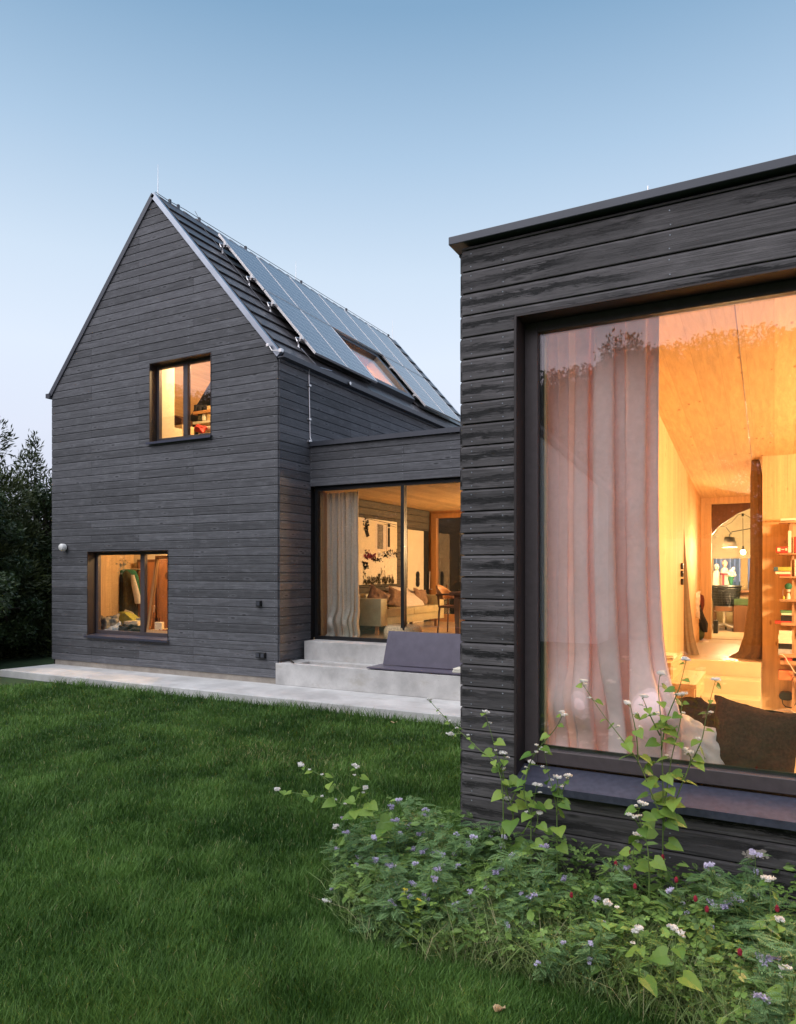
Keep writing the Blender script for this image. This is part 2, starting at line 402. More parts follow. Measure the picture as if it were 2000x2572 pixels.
# ---------------------------------------------------------------- boarded wall
def boards(mb, axis, plane, out, s0, s1, z0, z1, base, holes=(), clip=None, seams=(), pitch=PIT, thick=.022, nails=None):
    """horizontal boards on a wall; axis 'x' or 'y' is the running direction; out = +-1 outward along the other axis"""
    rnd = random.Random(int(abs(plane)*1000)+int(s0*10))
    k0 = math.floor((z0-base)/pitch+1e-6); k1 = math.ceil((z1-base)/pitch-1e-6)
    for k in range(k0, k1):
        zb = max(z0, base+k*pitch); zt = min(z1, base+(k+1)*pitch)
        if zt-zb < .008: continue
        cuts = [zb]+sorted({h[i] for h in holes for i in (2, 3) if zb+.004 < h[i] < zt-.004})+[zt]
        sm = [q for i, q in enumerate(seams) if (k+i*2) % 5 in (0, 1, 3)]
        pieces_b = {}
        for a_, b_ in zip(cuts[:-1], cuts[1:]):
            lo_b, hi_b = (clip(a_) if clip else (s0, s1)); lo_t, hi_t = (clip(b_) if clip else (s0, s1))
            mid = (a_+b_)/2; ivs = [(lo_b, hi_b, lo_t, hi_t)]
            for h in holes:
                if h[2] < mid < h[3]:
                    nv = []
                    for l_, r_, lt, rt in ivs:
                        if h[0] > l_ and h[1] < r_: nv += [(l_, h[0], lt, h[0]), (h[1], r_, h[1], rt)]
                        elif h[0] <= l_ and h[1] >= r_: pass
                        elif h[0] <= l_ < h[1]: nv.append((h[1], r_, h[1], rt))
                        elif h[0] < r_ <= h[1]: nv.append((l_, h[0], lt, h[0]))
                        else: nv.append((l_, r_, lt, rt))
                    ivs = nv
            out_ = []
            for l_, r_, lt, rt in ivs:
                pr = (l_, lt)
                for q in sm:
                    if pr[0]+.2 < q < r_-.2: out_.append((pr[0], q-.0015, pr[1], q-.0015)); pr = (q+.0015, q+.0015)
                out_.append((pr[0], r_, pr[1], rt))
            for l_, r_, lt, rt in out_:
                if r_-l_ < .004: continue
                key = (round(r_, 2)); val = pieces_b.setdefault(key, (rnd.random(), rnd.uniform(0, 50), rnd.uniform(-.0015, .0015)))
                a, uo, jit = val
                g = .0035 if a_ == zb else 0.; g2 = .0035 if b_ == zt else 0.
                za, zc = a_+g, b_-g2
                th = thick+jit; bv_ = .003 if b_ == zt else 0
                def W(s_, d_, z_):
                    return (s_, plane+out*d_, z_) if axis == 'x' else (plane+out*d_, s_, z_)
                fv = lambda z_: k+min(.999, max(.001, (z_-base)/pitch-k))
                cols = [(za, th-.002), (za+.003, th), (zc-.012 if bv_ else zc-.0005, th), (zc, th-(.007 if bv_ else 0))]
                for (z1_, d1), (z2_, d2) in zip(cols[:-1], cols[1:]):
                    if z2_ <= z1_: continue
                    f1 = (z1_-a_)/(b_-a_); f2 = (z2_-a_)/(b_-a_)
                    A = l_+(lt-l_)*f1; B = r_+(rt-r_)*f1; C_ = r_+(rt-r_)*f2; D = l_+(lt-l_)*f2
                    pts = [W(A, d1, z1_), W(B, d1, z1_), W(C_, d2, z2_), W(D, d2, z2_)]
                    uv = [(A+uo, fv(z1_)), (B+uo, fv(z1_)), (C_+uo, fv(z2_)), (D+uo, fv(z2_))]
                    mb.poly(pts, uv, a)
                # top, bottom, ends
                mb.poly([W(l_, 0, za), W(r_, 0, za), W(r_, th-.002, za), W(l_, th-.002, za)], [(l_+uo, k+.1), (r_+uo, k+.1), (r_+uo, k+.2), (l_+uo, k+.2)], a)
                mb.poly([W(lt, 0, zc), W(rt, 0, zc), W(rt, th-.007, zc), W(lt, th-.007, zc)], [(l_+uo, k+.1), (r_+uo, k+.1), (r_+uo, k+.2), (l_+uo, k+.2)], a)
                for e, f_ in ((l_, lt), (r_, rt)):
                    mb.poly([W(e, 0, za), W(e, th, za), W(f_, th-.004, zc), W(f_, 0, zc)], [(uo, k+.1), (uo+.02, k+.1), (uo+.02, k+.9), (uo, k+.9)], a)
                if nails is not None and abs(a_-zb) < .001 and abs(b_-zt) < .001:
                    for q in nails['s']:
                        if l_+.01 < q < r_-.01:
                            for dz in (.022, .1):
                                if za+dz < zc-.01:
                                    c = W(q+rnd.uniform(-.004, .004), th+.0005, za+dz+rnd.uniform(-.004, .004))
                                    nails['mb'].lathe(c, [(.0001, 0), (nails['r'], 0.0), (nails['r']*.6, .0012*(-out if False else 1)), (.0001, .0014)] if axis == 'y' and out > 0 else [(.0001, 0), (nails['r'], 0.0), (nails['r']*.6, out*.0012), (.0001, out*.0014)], 6, 'y' if axis == 'x' else 'x')
# ================================================================= key dimensions
XR = -6.727; XL = -11.984; Yg = 8.828; YB = 17.47; XM = (XR+XL)/2; ZE = 5.10; ZR = 8.16
XC = -1.714; YC = 4.128; YK = 9.655; FL = .65
def inset_lr(z):  # gable outline
    if z <= ZE: return (XL, XR)
    k = (z-ZE)/(ZR-ZE); return (XL+(XM-XL)*k, XR-(XR-XM)*k)
def core(mb, axis, plane, out, thick, s0, s1, z0, z1, holes=(), clip=None, extra=()):
    cuts = sorted({z0, z1} | {h[i] for h in holes for i in (2, 3) if z0 < h[i] < z1} | {e for e in extra if z0 < e < z1})
    for a, b in zip(cuts[:-1], cuts[1:]):
        lb, rb = clip(a) if clip else (s0, s1); lt, rt = clip(b) if clip else (s0, s1)
        ivs = [(lb, rb, lt, rt)]
        for h in holes:
            if h[2] < (a+b)/2 < h[3]:
                nv = []
                for l, r, t, u in ivs:
                    if h[0] >= r or h[1] <= l: nv.append((l, r, t, u)); continue
                    if h[0] > l: nv.append((l, h[0], t, h[0]))
                    if h[1] < r: nv.append((h[1], r, h[1], u))
                ivs = nv
        for l, r, t, u in ivs:
            p = []
            for zz, (x0, x1) in ((a, (l, r)), (b, (t, u))):
                for x, d in ((x0, 0), (x1, 0), (x1, -thick), (x0, -thick)):
                    p.append((x, plane+out*d, zz) if axis == 'x' else (plane+out*d, x, zz))
            mb.hexa(p)
    return mb
SL = math.hypot(XR-XM, ZR-ZE); SD = ((XR-XM)/SL, (ZE-ZR)/SL); SN = ((ZR-ZE)/SL, (XR-XM)/SL)
def R(s, y, o, side=1): return (XM+side*(SD[0]*s+SN[0]*o), y, ZR+SD[1]*s+SN[1]*o)
def slabR(mb, s0, s1, y0, y1, o0, o1, side=1, a=.5, tilt=0, uv=False):
    p = [R(s0, y0, o0, side), R(s1, y0, o0+tilt, side), R(s1, y1, o0+tilt, side), R(s0, y1, o0, side),
         R(s0, y0, o1, side), R(s1, y0, o1+tilt, side), R(s1, y1, o1+tilt, side), R(s0, y1, o1, side)]
    u = [(0, 0), (0, 1), (1, 1), (1, 0)]*2 if uv else None
    if uv: u = [(0, 0), (0, 1), (1, 1), (1, 0), (0, 0), (0, 1), (1, 1), (1, 0)]
    return mb.hexa(p, a, u)
def roofpt(px, py, off):
    p0 = R(0, 0, off); n = (SN[0], 0, SN[1]); d = ray(px, py)
    k = (n[0]*p0[0]+n[2]*(p0[2]-H))/(n[0]*d[0]+n[2]*d[2]); q = at(px, py, k)
    return ((q[0]-p0[0])*SD[0]+(q[2]-p0[2])*SD[1], q[1])
# ================================================================= GABLED HOUSE
house = empty('gabled_house', ((XL+XR)/2, (Yg+YB)/2, 0), 'tall charcoal timber clad house with steep gable roof and two lit windows', 'house')
W1 = (-11.008, -9.013, .575, 2.098); W2 = (-9.449, -8.064, 3.93, 5.29)
gclip = lambda z: inset_lr(z+.085) if z+.085 > ZE else (XL, XR)
mb = MB(); nl = dict(mb=MB(), s=[XL+.06, -10.55, -9.8, -8.55, -7.7, XR-.06], r=.0045)
boards(mb, 'x', Yg, -1, XL, XR, .09, ZR-.13, .09, [W1, W2], gclip, seams=(-10.9, -9.7, -8.45), nails=nl)
mb.build('gable_cladding', M['clad'], house)
mb = MB()
LKH = (YK-.02, 14.3, -1, 3.80)
nl2 = dict(mb=nl['mb'], s=[Yg+.06, Yg+.45, Yg+.8, 10.6, 12.2, 13.4], r=.0045)
boards(mb, 'y', XR, 1, Yg+.0, YB, .09, ZE-.1, .09, [(YK-.0, YB+1, 0, 3.75)], None, seams=(10.9, 12.4, 11.6, 13.9, 15.5), nails=nl2)
mb.build('side_cladding', M['clad'], house)
nl['mb'].build('cladding_nail', M['zinc'], house)['kind'] = 'stuff'
mb = MB()
core(mb, 'x', Yg, -1, .20, XL, XR, .0, ZR-.17, [W1, W2], lambda z: (lambda q: (q[0]+.03, q[1]-.03))(gclip(z)), (ZE-.1,))
core(mb, 'y', XR-.004, 1, .2, Yg+.2, YB, 0, ZE-.12, [])
mb.build('wall', M['back'], house)
mb = MB(); boards(mb, 'y', XL, -1, Yg, YB, .09, ZE-.1, .09, [], None, seams=(11., 13., 15.)); mb.build('side_cladding', M['clad'], house)
mb = MB(); core(mb, 'y', XL+.004, -1, .2, Yg+.2, YB, 0, ZE-.12); core(mb, 'x', YB, 1, .2, XL+.2, XR-.2, 0, ZR-.2, [], lambda z: (lambda q: (q[0]+.23, q[1]-.23))(gclip(z)), (ZE-.1,)); mb.build('wall', M['back'], house)
MB().box(XL+.07, XR-.02, Yg-.004, Yg+.05, -.02, .1).build('plinth', M['plinth'], house)
# roof
sk = [roofpt(*p, .08) for p in ((876, 862), (977, 922), (1036, 1003), (951, 962))]
SY0, SY1, SS0, SS1 = 12.02, 13.72, 2.25, 3.6
mb = MB()
for side in (1, -1):
    hole = side == 1
    if hole:
        slabR(mb, .0, SS0, Yg, YB, -.14, -.02, side); slabR(mb, SS1, SL, Yg, YB, -.14, -.02, side)
        slabR(mb, SS0, SS1, Yg, SY0, -.14, -.02, side); slabR(mb, SS0, SS1, SY1, YB, -.14, -.02, side)
    else: slabR(mb, .0, SL, Yg, YB, -.14, -.02, side)
roof = mb.build('roof', M['back'], house)
mb = MB(); rnd = random.Random(3)
nc = 12; cl = SL/nc
for side in (1, -1):
    for k in range(nc):
        y = Yg+.07; j = 0
        while y < YB-.08:
            y2 = min(y+.3, YB-.06)
            s0, s1 = k*cl+.004, (k+1)*cl+.045
            if not (side == 1 and s1 > SS0-.02 and s0 < SS1+.02 and y2 > SY0-.04 and y < SY1+.04):
                slabR(mb, s0, s1, y+.002, y2-.003, -.004, .016+rnd.uniform(0, .002), side, rnd.random(), .034)
            y = y2
mb.build('roof_tiles', M['tile'], roof, bevel=.004)
mb = MB()
for i in range(28):
    y = Yg+.05+i*.305; mb.tube([(XM, y, ZR-.062+.010), (XM, y+.31, ZR-.062)], [.075, .067], 10)
mb.build('ridge_tile', M['tile'], roof, smooth=True)
for side, m in ((1, 'zinc'), (-1, 'metal')):  # one trim in two metals: paler right side carries the sky's reflection
    for ya_, yb_ in ((Yg-.045, Yg+.02), (YB-.03, YB+.06)):
        mb = MB(); slabR(mb, -.0, SL+.06, ya_, yb_, -.055, .032, side); mb.build('verge_trim', M[m], roof)
# gutters
mb = MB(); z = ZE-.06
pts = [(XR+.03, Yg-.06, z-.05), (XR+.15, Yg-.06, z-.045), (XR+.155, Yg-.06, z+.03), (XR+.14, Yg-.06, z+.03), (XR+.135, Yg-.06, z-.03), (XR+.04, Yg-.06, z-.03)]
mb.prism(pts, (0, YB-Yg+.1, 0)); mb.build('gutter', M['metal'], house)
mb = MB(); pts = [(XL-.02, Yg-.06, z-.06), (XL-.13, Yg-.06, z-.05), (XL-.13, Yg-.06, z+.03), (XL-.02, Yg-.06, z+.03)]
mb.prism(pts, (0, YB-Yg+.1, 0)); mb.build('gutter', M['metal'], house)
# skylight
mb = MB(); w = .09
for a in ((SS0-.06, SS0+w, SY0-.06, SY1+.06), (SS1-.05, SS1+.1, SY0-.06, SY1+.06), (SS0+w, SS1-.05, SY0-.06, SY0+.07), (SS0+w, SS1-.05, SY1-.07, SY1+.06)):
    slabR(mb, *a, -.03, .13)
skl = mb.build('roof_window', M['metal'], roof, bevel=.008)
mb = MB(); slabR(mb, SS0-.12, SS0+.0, SY0-.1, SY1+.1, .13, .17); slabR(mb, SS0-.1, SS1+.1, SY0-.11, SY0-.02, .12, .165); mb.build('flashing', M['zinc'], skl)
mb = MB(); slabR(mb, SS0+w, SS1-.05, SY0+.07, SY1-.07, .06, .075); mb.build('pane', M['glasslow'], skl)
mb = MB(); slabR(mb, SS0-.02, SS0+.0, SY0, SY1, -.75, -.14); slabR(mb, SS1, SS1+.02, SY0, SY1, -.75, -.14); slabR(mb, SS0, SS1, SY1, SY1+.02, -.75, -.14); slabR(mb, SS0, SS1, SY0-.02, SY0, -.75, -.14)
for a in ((SS0, SS0+.012, SY0, SY1), (SS1-.012, SS1, SY0, SY1), (SS0, SS1, SY0, SY0+.012), (SS0, SS1, SY1-.012, SY1)): slabR(mb, *a, -.16, -.03)
mb.build('reveal', M['oak'], skl)
# upper rooms / lower room
def window_in(parent, X0, X1, Z0, Z1, Y, dep, mull, fw=.055, ledge=.05, sillm='sill', rev='reveal', pane_m='glass', tilt_right=False):
    Yf = Y+dep
    mb = MB()
    t = .004
    mb.box(X0-.0, X0+.012, Y-.028, Yf, Z0, Z1); mb.box(X1-.012, X1, Y-.028, Yf, Z0, Z1); mb.box(X0+.012, X1-.012, Y-.024, Yf, Z1-.012, Z1)
    reveal = mb.build('window_reveal', M[rev], parent)
    mb = MB(); a, b = X0+.012, X1-.012; zb = Z0+.03
    mb.box(a, a+fw, Yf, Yf+.07, zb, Z1-.012); mb.box(b-fw, b, Yf, Yf+.07, zb, Z1-.012)
    mb.box(a+fw, b-fw, Yf, Yf+.07, zb, zb+fw*1.1); mb.box(a+fw, b-fw, Yf, Yf+.07, Z1-.012-fw, Z1-.012)
    mw = .05
    if mull is not None: mb.box(mull-mw, mull+mw, Yf-.004, Yf+.07, zb+fw*1.1, Z1-.012-fw)
    win = mb.build('window', M['frame'], parent, bevel=.004)
    edges = [a+fw]+([mull-mw, mull+mw] if mull is not None else [])+[b-fw]
    for i in range(0, len(edges), 2):
        x0, x1 = edges[i], edges[i+1]; z0, z1 = zb+fw*1.1, Z1-.012-fw
        if tilt_right and i == 2:
            # bottom hung sash tipped into the room
            ang = math.radians(9); s = MB(); q = .05
            def T(x, d, z):
                return (x, Yf+.03+d*math.cos(ang)+(z-z0)*math.sin(ang), z0+(z-z0)*math.cos(ang)-d*math.sin(ang))
            def tb(s, xa, xb, za, zc, d0=0, d1=.06):
                s.hexa([T(xa, d0, za), T(xb, d0, za), T(xb, d1, za), T(xa, d1, za), T(xa, d0, zc), T(xb, d0, zc), T(xb, d1, zc), T(xa, d1, zc)])
            tb(s, x0+.004, x0+q, z0, z1); tb(s, x1-q, x1-.004, z0, z1); tb(s, x0+q, x1-q, z0, z0+q); tb(s, x0+q, x1-q, z1-q, z1)
            sash = s.build('sash', M['oak'], win)
            s = MB(); tb(s, x0+q, x1-q, z0+q, z1-q, .02, .036); s.build('pane', M[pane_m], win)
            s = MB(); hx = x0+.025; s.tube([T(hx, .06, 1.15), T(hx, .1, 1.15), T(hx, .1, 1.03)], .01, 6); s.build('handle', M['alu'], win)
        else:
            MB().box(x0, x1, Yf+.02, Yf+.036, z0, z1).build('pane', M[pane_m], win)
    mb = MB()
    mb.hexa([(X0-.03, Y-.028-ledge, Z0-.012), (X1+.03, Y-.028-ledge, Z0-.012), (X1+.03, Yf, Z0+.018), (X0-.03+.03, Yf, Z0+.018),
             (X0-.03, Y-.028-ledge, Z0+.0), (X1+.03, Y-.028-ledge, Z0+.0), (X1+.0, Yf, Z0+.03), (X0-.0, Yf, Z0+.03)])
    mb.box(X0-.03, X1+.03, Y-.03-ledge, Y-.028-ledge+.001, Z0-.035, Z0+.003)
    mb.build('window_sill', M[sillm], parent)
    return win
w1 = window_in(house, *W1, Yg, .15, onY(358, 1500, Yg+.15)[0], tilt_right=True)
w2 = window_in(house, *W2, Yg, .13, onY(466, 1000, Yg+.13)[0])
MB().box(W2[0]+.015, W2[1]-.015, Yg+.0, Yg+.012, W2[2]+.02, W2[2]+.41).build('glass_guard', M['glasslow'], house)
# lower room
mb = MB()
mb.box(-11.77, -6.95, Yg+.2, 10.55, .3, .36)
mb.build('floor', M['floorw'], house)
MB().box(-11.77, -6.95, 10.5, 10.56, .36, 2.75).build('room_wall', M['plaster'], house)
MB().box(-11.78, -11.72, Yg+.2, 10.5, .36, 2.75).build('room_wall', M['wallwoodY'], house)
MB().box(-7.0, -6.95, Yg+.2, 10.5, .36, 2.75).build('room_wall', M['plaster'], house)
mb = MB(); mb.box(-11.77, -6.95, Yg+.2, 10.55, 2.75, 2.85).build('ceiling', M['ceilwood'], house)
mb = MB(); mb.box(-11.77, -6.95, Yg+.2, 12.4, 3.6, 3.68).build('floor', M['floorw'], house)
core(MB(), 'x', 12.4, -1, .06, -11.77, -6.95, 3.68, 7.7, [], lambda z: (lambda q: (q[0]+.22, q[1]-.22))(gclip(z+.1)), (ZE-.2,)).build('room_wall', M['wallwood'], house)
mb = MB()
slabR(mb, .2, SL-.1, Yg+.2, 12.0, -.2, -.16, -1); slabR(mb, .2, SL-.1, Yg+.2, 12.0, -.2, -.16, 1)
mb.build('ceiling', M['ceilwood'], house)
# white jamb behind the upper left pane
bx('room_wall', M['plaster'], house, -9.62, -9.52, Yg+.21, 9.45, 3.68, 5.5)
# outdoor fittings
t = empty('wall_lamp', onY(166, 1375, Yg-.02), 'round white wall lamp near the outer corner of the gable', 'wall lamp')
c = LOC['wall_lamp']; MB().lathe((c[0], c[1], c[2]), [(.001, 0), (.045, 0), (.045, -.03), (.001, -.03)], 20, 'y').build('base', M['black'], t)
MB().lathe((c[0], c[1]-.03, c[2]), [(.001, 0), (.062, 0), (.066, -.012), (.066, -.075), (.055, -.09), (.001, -.093)], 24, 'y').build('lamp_shade', M['white'], t, smooth=True)
for i, (px, py, n_, lab) in enumerate(((653, 1516, 1, 'single black wall switch box right of the lower gable window'), (658, 1646, 2, 'double black outdoor socket low on the gable near the concrete step'))):
    p = onY(px, py, Yg-.022); t = empty('outdoor_socket', p, lab, 'socket')
    for j in range(n_):
        x = p[0]+(j-(n_-1)/2)*.088
        MB().rbox(x-.042, x+.042, p[1]-.045, p[1], p[2]-.045, p[2]+.045, .004).build('socket_box', M['black'], t)
        MB().box(x-.03, x+.03, p[1]-.052, p[1]-.0455, p[2]-.028, p[2]+.034).build('cover', M['metal'], t)
p = onX(862, 966, XR+.02); t = empty('eaves_spotlight', p, 'small cylindrical spotlight under the house gutter', 'spotlight')
q = Vector(p); MB().tube([q, q+Vector((.16, -.02, 0))], .032, 12).build('body', M['black'], t, smooth=True)
MB().tube([q+Vector((.16, -.02, 0)), q+Vector((.166, -.0205, 0))], .027, 12).build('lens', M['alu'], t)
# ---------------------------------------------------------------- solar panels
Y0 = 9.79; PW = 1.053; O = .19
SA, SB, SC = .66, 2.235, 3.86
def panel(c, row, label):
    y0 = Y0+c*PW; y1 = y0+PW-.02; s0, s1 = ((SA, SB-.02), (SB, SC))[row]
    t = empty('solar_panel', R((s0+s1)/2, (y0+y1)/2, O-.04), label, 'solar panel', 'solar panels on the house roof')
    mb = MB(); f = .018
    slabR(mb, s0, s0+f, y0, y1, O-.04, O); slabR(mb, s1-f, s1, y0, y1, O-.04, O); slabR(mb, s0+f, s1-f, y0, y0+f, O-.04, O); slabR(mb, s0+f, s1-f, y1-f, y1, O-.04, O)
    mb.build('frame', M['alu'], t)
    mb = MB(); slabR(mb, s0+f, s1-f, y0+f, y1-f, O-.03, O-.004, uv=True); mb.build('cells', M['cells'], t)
ordn = ['first', 'second', 'third', 'fourth', 'fifth', 'sixth']
for c in range(6):
    panel(c, 0, f'{ordn[c]} solar panel from the gable in the upper row of six')
for c in (0, 1): panel(c, 1, f'lower row solar panel left of the roof window, {"nearest the gable" if c == 0 else "touching the roof window"}')
for c in (4, 5): panel(c, 1, f'lower row solar panel right of the roof window, {"beside it" if c == 4 else "at the far roof end"}')
for i, (s, where) in enumerate(((.98, 'topmost'), (1.9, 'second'), (2.6, 'third'), (3.5, 'lowest'))):
    t = empty('mounting_rail', R(s, Y0-.03, O-.06), f'{where} aluminium rail end and hook under the solar panels', 'rail', 'mounting rails of the solar panels')
    mb = MB()
    if i < 2: slabR(mb, s-.02, s+.02, Y0-.06, Y0+6*PW, O-.085, O-.042)
    else:
        slabR(mb, s-.02, s+.02, Y0-.06, Y0+2*PW, O-.085, O-.042); mb.build('rail', M['alu'], t); mb = MB(); slabR(mb, s-.02, s+.02, Y0+4*PW-.05, Y0+6*PW, O-.085, O-.042)
    mb.build('rail', M['alu'], t)
    mb = MB(); y = Y0-.05
    mb.tube([R(s-.03, y, O-.06), R(s-.05, y-.06, O-.08), R(s+.02, y-.06, O-.1), R(s+.05, y-.02, .06), R(s+.13, y-.05, .03)], .014, 6)
    mb.box(*[v for ax in range(3) for v in (R(s, y, O-.02)[ax]-.025, R(s, y, O-.02)[ax]+.025)]); mb.build('hook', M['alu'], t)
# lightning conductor
t = empty('lightning_conductor', (XM, Yg, ZR), 'thin metal lightning wire and rods along the house ridge and eaves', 'lightning rod')
mb = MB(); rz = ZR+.07
mb.tube([(XM, Yg+.02, ZR+.06), (XM, Yg+.3, rz-.02), (XM, Yg+.7, rz), (XM, YB-.2, rz)], .006, 5)
for y in (Yg+.35, Yg+.55, 9.9, 11.2, 13.1, 15., YB-.3): mb.box(XM-.02, XM+.02, y-.02, y+.02, ZR+.0, rz+.012)
mb.tube([R(0, Y0-.1, .13), R(.5, Y0-.12, .06), R(.98, Y0-.13, .07), R(2.6, Y0-.16, .05)], .005, 5)
mb.build('ridge_wire', M['metal'], t)
for y, hh in ((Yg+.08, .52), (12.9, .4), (YB-.05, .5)):
    MB().tube([(XM, y, ZR+.04), (XM, y, ZR+.04+hh)], [.007, .003], 5).build('air_rod', M['alu'], t)
mb = MB(); a = onX(779, 917, XR+.14); b = onX(776, 940, XR+.03); c_ = onX(779, 1098, XR+.03); d_ = onX(784, 1110, XR+.08)
mb.tube([R(SC-.2, Y0-.1, .06), R(SC+.15, Y0+.1, .03), (XR+.12, Y0+.35, ZE+.02)], .007, 5)
mb.tube([a, b, c_, d_], .008, 6); mb.build('down_conductor', M['alu'], t)
mb = MB()
for py in (968, 1053, 918, 1108):
    p = onX(777, py, XR+.045); mb.rbox(p[0]-.02, p[0]+.02, p[1]-.03, p[1]+.03, p[2]-.018, p[2]+.018, .005); mb.build('clamp', M['alu'], t); mb = MB()
p = (XR+.1, Yg-.05, ZE-.02)
mb.tube([(XR-.12, Yg-.09, ZE+.1), (XR-.05, Yg-.1, ZE+.0), (XR+.12, Yg-.1, ZE-.02)], .008, 5)
mb.build('eaves_wire', M['alu'], t); mb = MB(); mb.rbox(XR+.09, XR+.14, Yg-.12, Yg-.06, ZE-.05, ZE+.01, .006); mb.build('clamp', M['alu'], t); mb = MB(); mb.rbox(XR-.15, XR-.1, Yg-.12, Yg-.07, ZE+.07, ZE+.12, .006)
mb.build('clamp', M['alu'], t)
# ================================================================= LINK
link = empty('flat_roofed_link', (-4.2, 12, 0), 'low flat roofed dark timber link with a floor to ceiling glass front', 'house')
mb = MB(); nl = dict(mb=MB(), s=[XR+.05, -5.85, -5.0, -4.2, -3.9], r=.005)
boards(mb, 'x', YK, -1, XR+.0, XC-.0, 3.115, 3.775, 3.115, [], None, seams=(-4.98, -3.4), nails=nl)
mb.build('fascia_cladding', M['clad'], link); nl['mb'].build('cladding_nail', M['zinc'], link)['kind'] = 'stuff'
MB().box(XR+.02, XC, YK+.001, YK+.25, 3.12, 3.77).build('lintel', M['back'], link)
mb = MB(); mb.box(XR+.03, XC-.02, YK-.06, YK+.3, 3.78, 3.835); mb.box(XR+.03, XC-.02, YK-.066, YK-.06, 3.765, 3.838); mb.build('roof_flashing', M['metal'], link)
MB().box(XR+.03, 1.5, YK+.3, 14.5, 3.5, 3.8).build('roof', M['metal'], link)
YW = YK+.09
MB().box(XR+.03, XC, YW-.02, 14.45, FL-.06, FL).build('floor', M['floorw'], link)
MB().box(XR+.03, XC, YW+.12, 14.5, 3.06, 3.12).build('ceiling', M['ceilwood'], link)
mb = MB(); XMU = onY(1013.5, 1400, YW)[0]
mb.box(XR+.06, XR+.115, YW-.03, YW+.05, FL-.03, 3.115); mb.box(XR+.115, XC, YW-.03, YW+.05, FL-.03, FL+.03); mb.box(XR+.115, XC, YW-.03, YW+.05, 3.05, 3.115)
gw = mb.build('glass_front', M['black'], link)
MB().box(XMU-.028, XMU+.028, YW-.035, YW+.06, FL+.03, 3.05).build('mullion', M['black'], gw)
MB().box(XR+.115, XMU-.028, YW, YW+.016, FL+.03, 3.05).build('pane', M['glass'], gw)
MB().box(XMU+.028, XC, YW, YW+.016, FL+.03, 3.05).build('pane', M['glass'], gw)
bx('side_frame', M['oak'], gw, XR+.12, XR+.17, YW+.06, YW+.16, FL, 3.05)
# inner dark wall with an opening
oy0, oy1 = onX(1025, 1400, XR+.03)[1], onX(1074, 1400, XR+.03)[1]; oz = onX(1040, 1330, XR+.03)[2]
mb = MB(); boards(mb, 'y', XR, 1, YW+.06, 14.25, FL, 3.06, .09, [(oy0, 14.3, FL-.1, oz)], None, seams=(11.2, 12.6)); mb.build('inner_cladding', M['cladi'], link)
pe = onX(1061, 1400, XR-.02)[1]
MB().box(XR-.03, XR+.012, oy0+.01, pe, FL, oz-.01).build('inner_door', M['plaster'], link)
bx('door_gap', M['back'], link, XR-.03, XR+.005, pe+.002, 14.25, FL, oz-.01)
mb = MB()
for py in (1444, 1455, 1465.5):
    p = onX(1048.5, py, XR+.013); mb.lathe(p, [(.001, 0), (.075, 0), (.075, .02), (.001, .022)], 20, 'x')
sw = mb.build('switch_row', M['black'], link)
# rear timber glazed door
YD = 14.2; fx = lambda px: onY(px, 1400, YD)[0]; fz = lambda py: onY(1120, py, YD)[2]
mb = MB(); mb.box(fx(1077), fx(1084), YD, YD+.12, FL, 3.06); mb.box(fx(1084.4), fx(1097), YD-.03, YD+.1, FL, fz(1289)); mb.box(fx(1084.4), -2.2, YD, YD+.12, fz(1288.5), 3.06)
mb.box(fx(1097), -2.4, YD-.03, YD+.1, fz(1301), fz(1289)); mb.box(fx(1097), -2.4, YD-.03, YD+.1, FL, FL+.16); mb.box(-2.6, -2.3, YD-.02, YD+.1, FL+.16, fz(1301))
td = mb.build('timber_door', M['oak'], link)
MB().box(fx(1099), -2.6, YD+.03, YD+.05, FL+.16, fz(1301)).build('pane', M['glass'], td)
mb = MB(); p = onY(1078.5, 1480, YD-.06); p2 = onY(1079.5, 1435, YD-.06)
mb.tube([(p[0]+.06, YD-.03, p[2]), p, p2], .014, 8); mb.build('handle', M['alu'], td)
MB().box(-2.3, XC, YD, YD+.1, FL, 3.06).build('wall', M['wallwood'], link)
MB().box(XC-.08, XC-.02, YW+.06, YD, FL, 3.06).build('wall', M['wallwoodY'], link)
# courtyard beyond the rear door
mb = MB(); boards(mb, 'x', 17.0, -1, XR, -1.8, 0.3, 3.9, .09, [], None, seams=(-4., -1.5))
rw = empty('rear_wing', (-1.5, 18, 0), 'dark clad rear wing seen through the glazed timber door', 'house')
mb.build('cladding', M['clad'], rw); MB().box(XR, -1.8, 17.01, 17.3, 0, 3.9).build('wall', M['back'], rw)
mb = MB(); rnd = random.Random(8)
for i in range(64):
    x = -3.2+i*.11; mb.box(x, x+.085, 20.5+rnd.uniform(0, .02), 20.53, 0, 2.9)
mb.build('board_screen', M['lightf'], None); tag(bpy.data.objects['board_screen'], 'grey vertical board screen outside the kitchen window', 'fence')
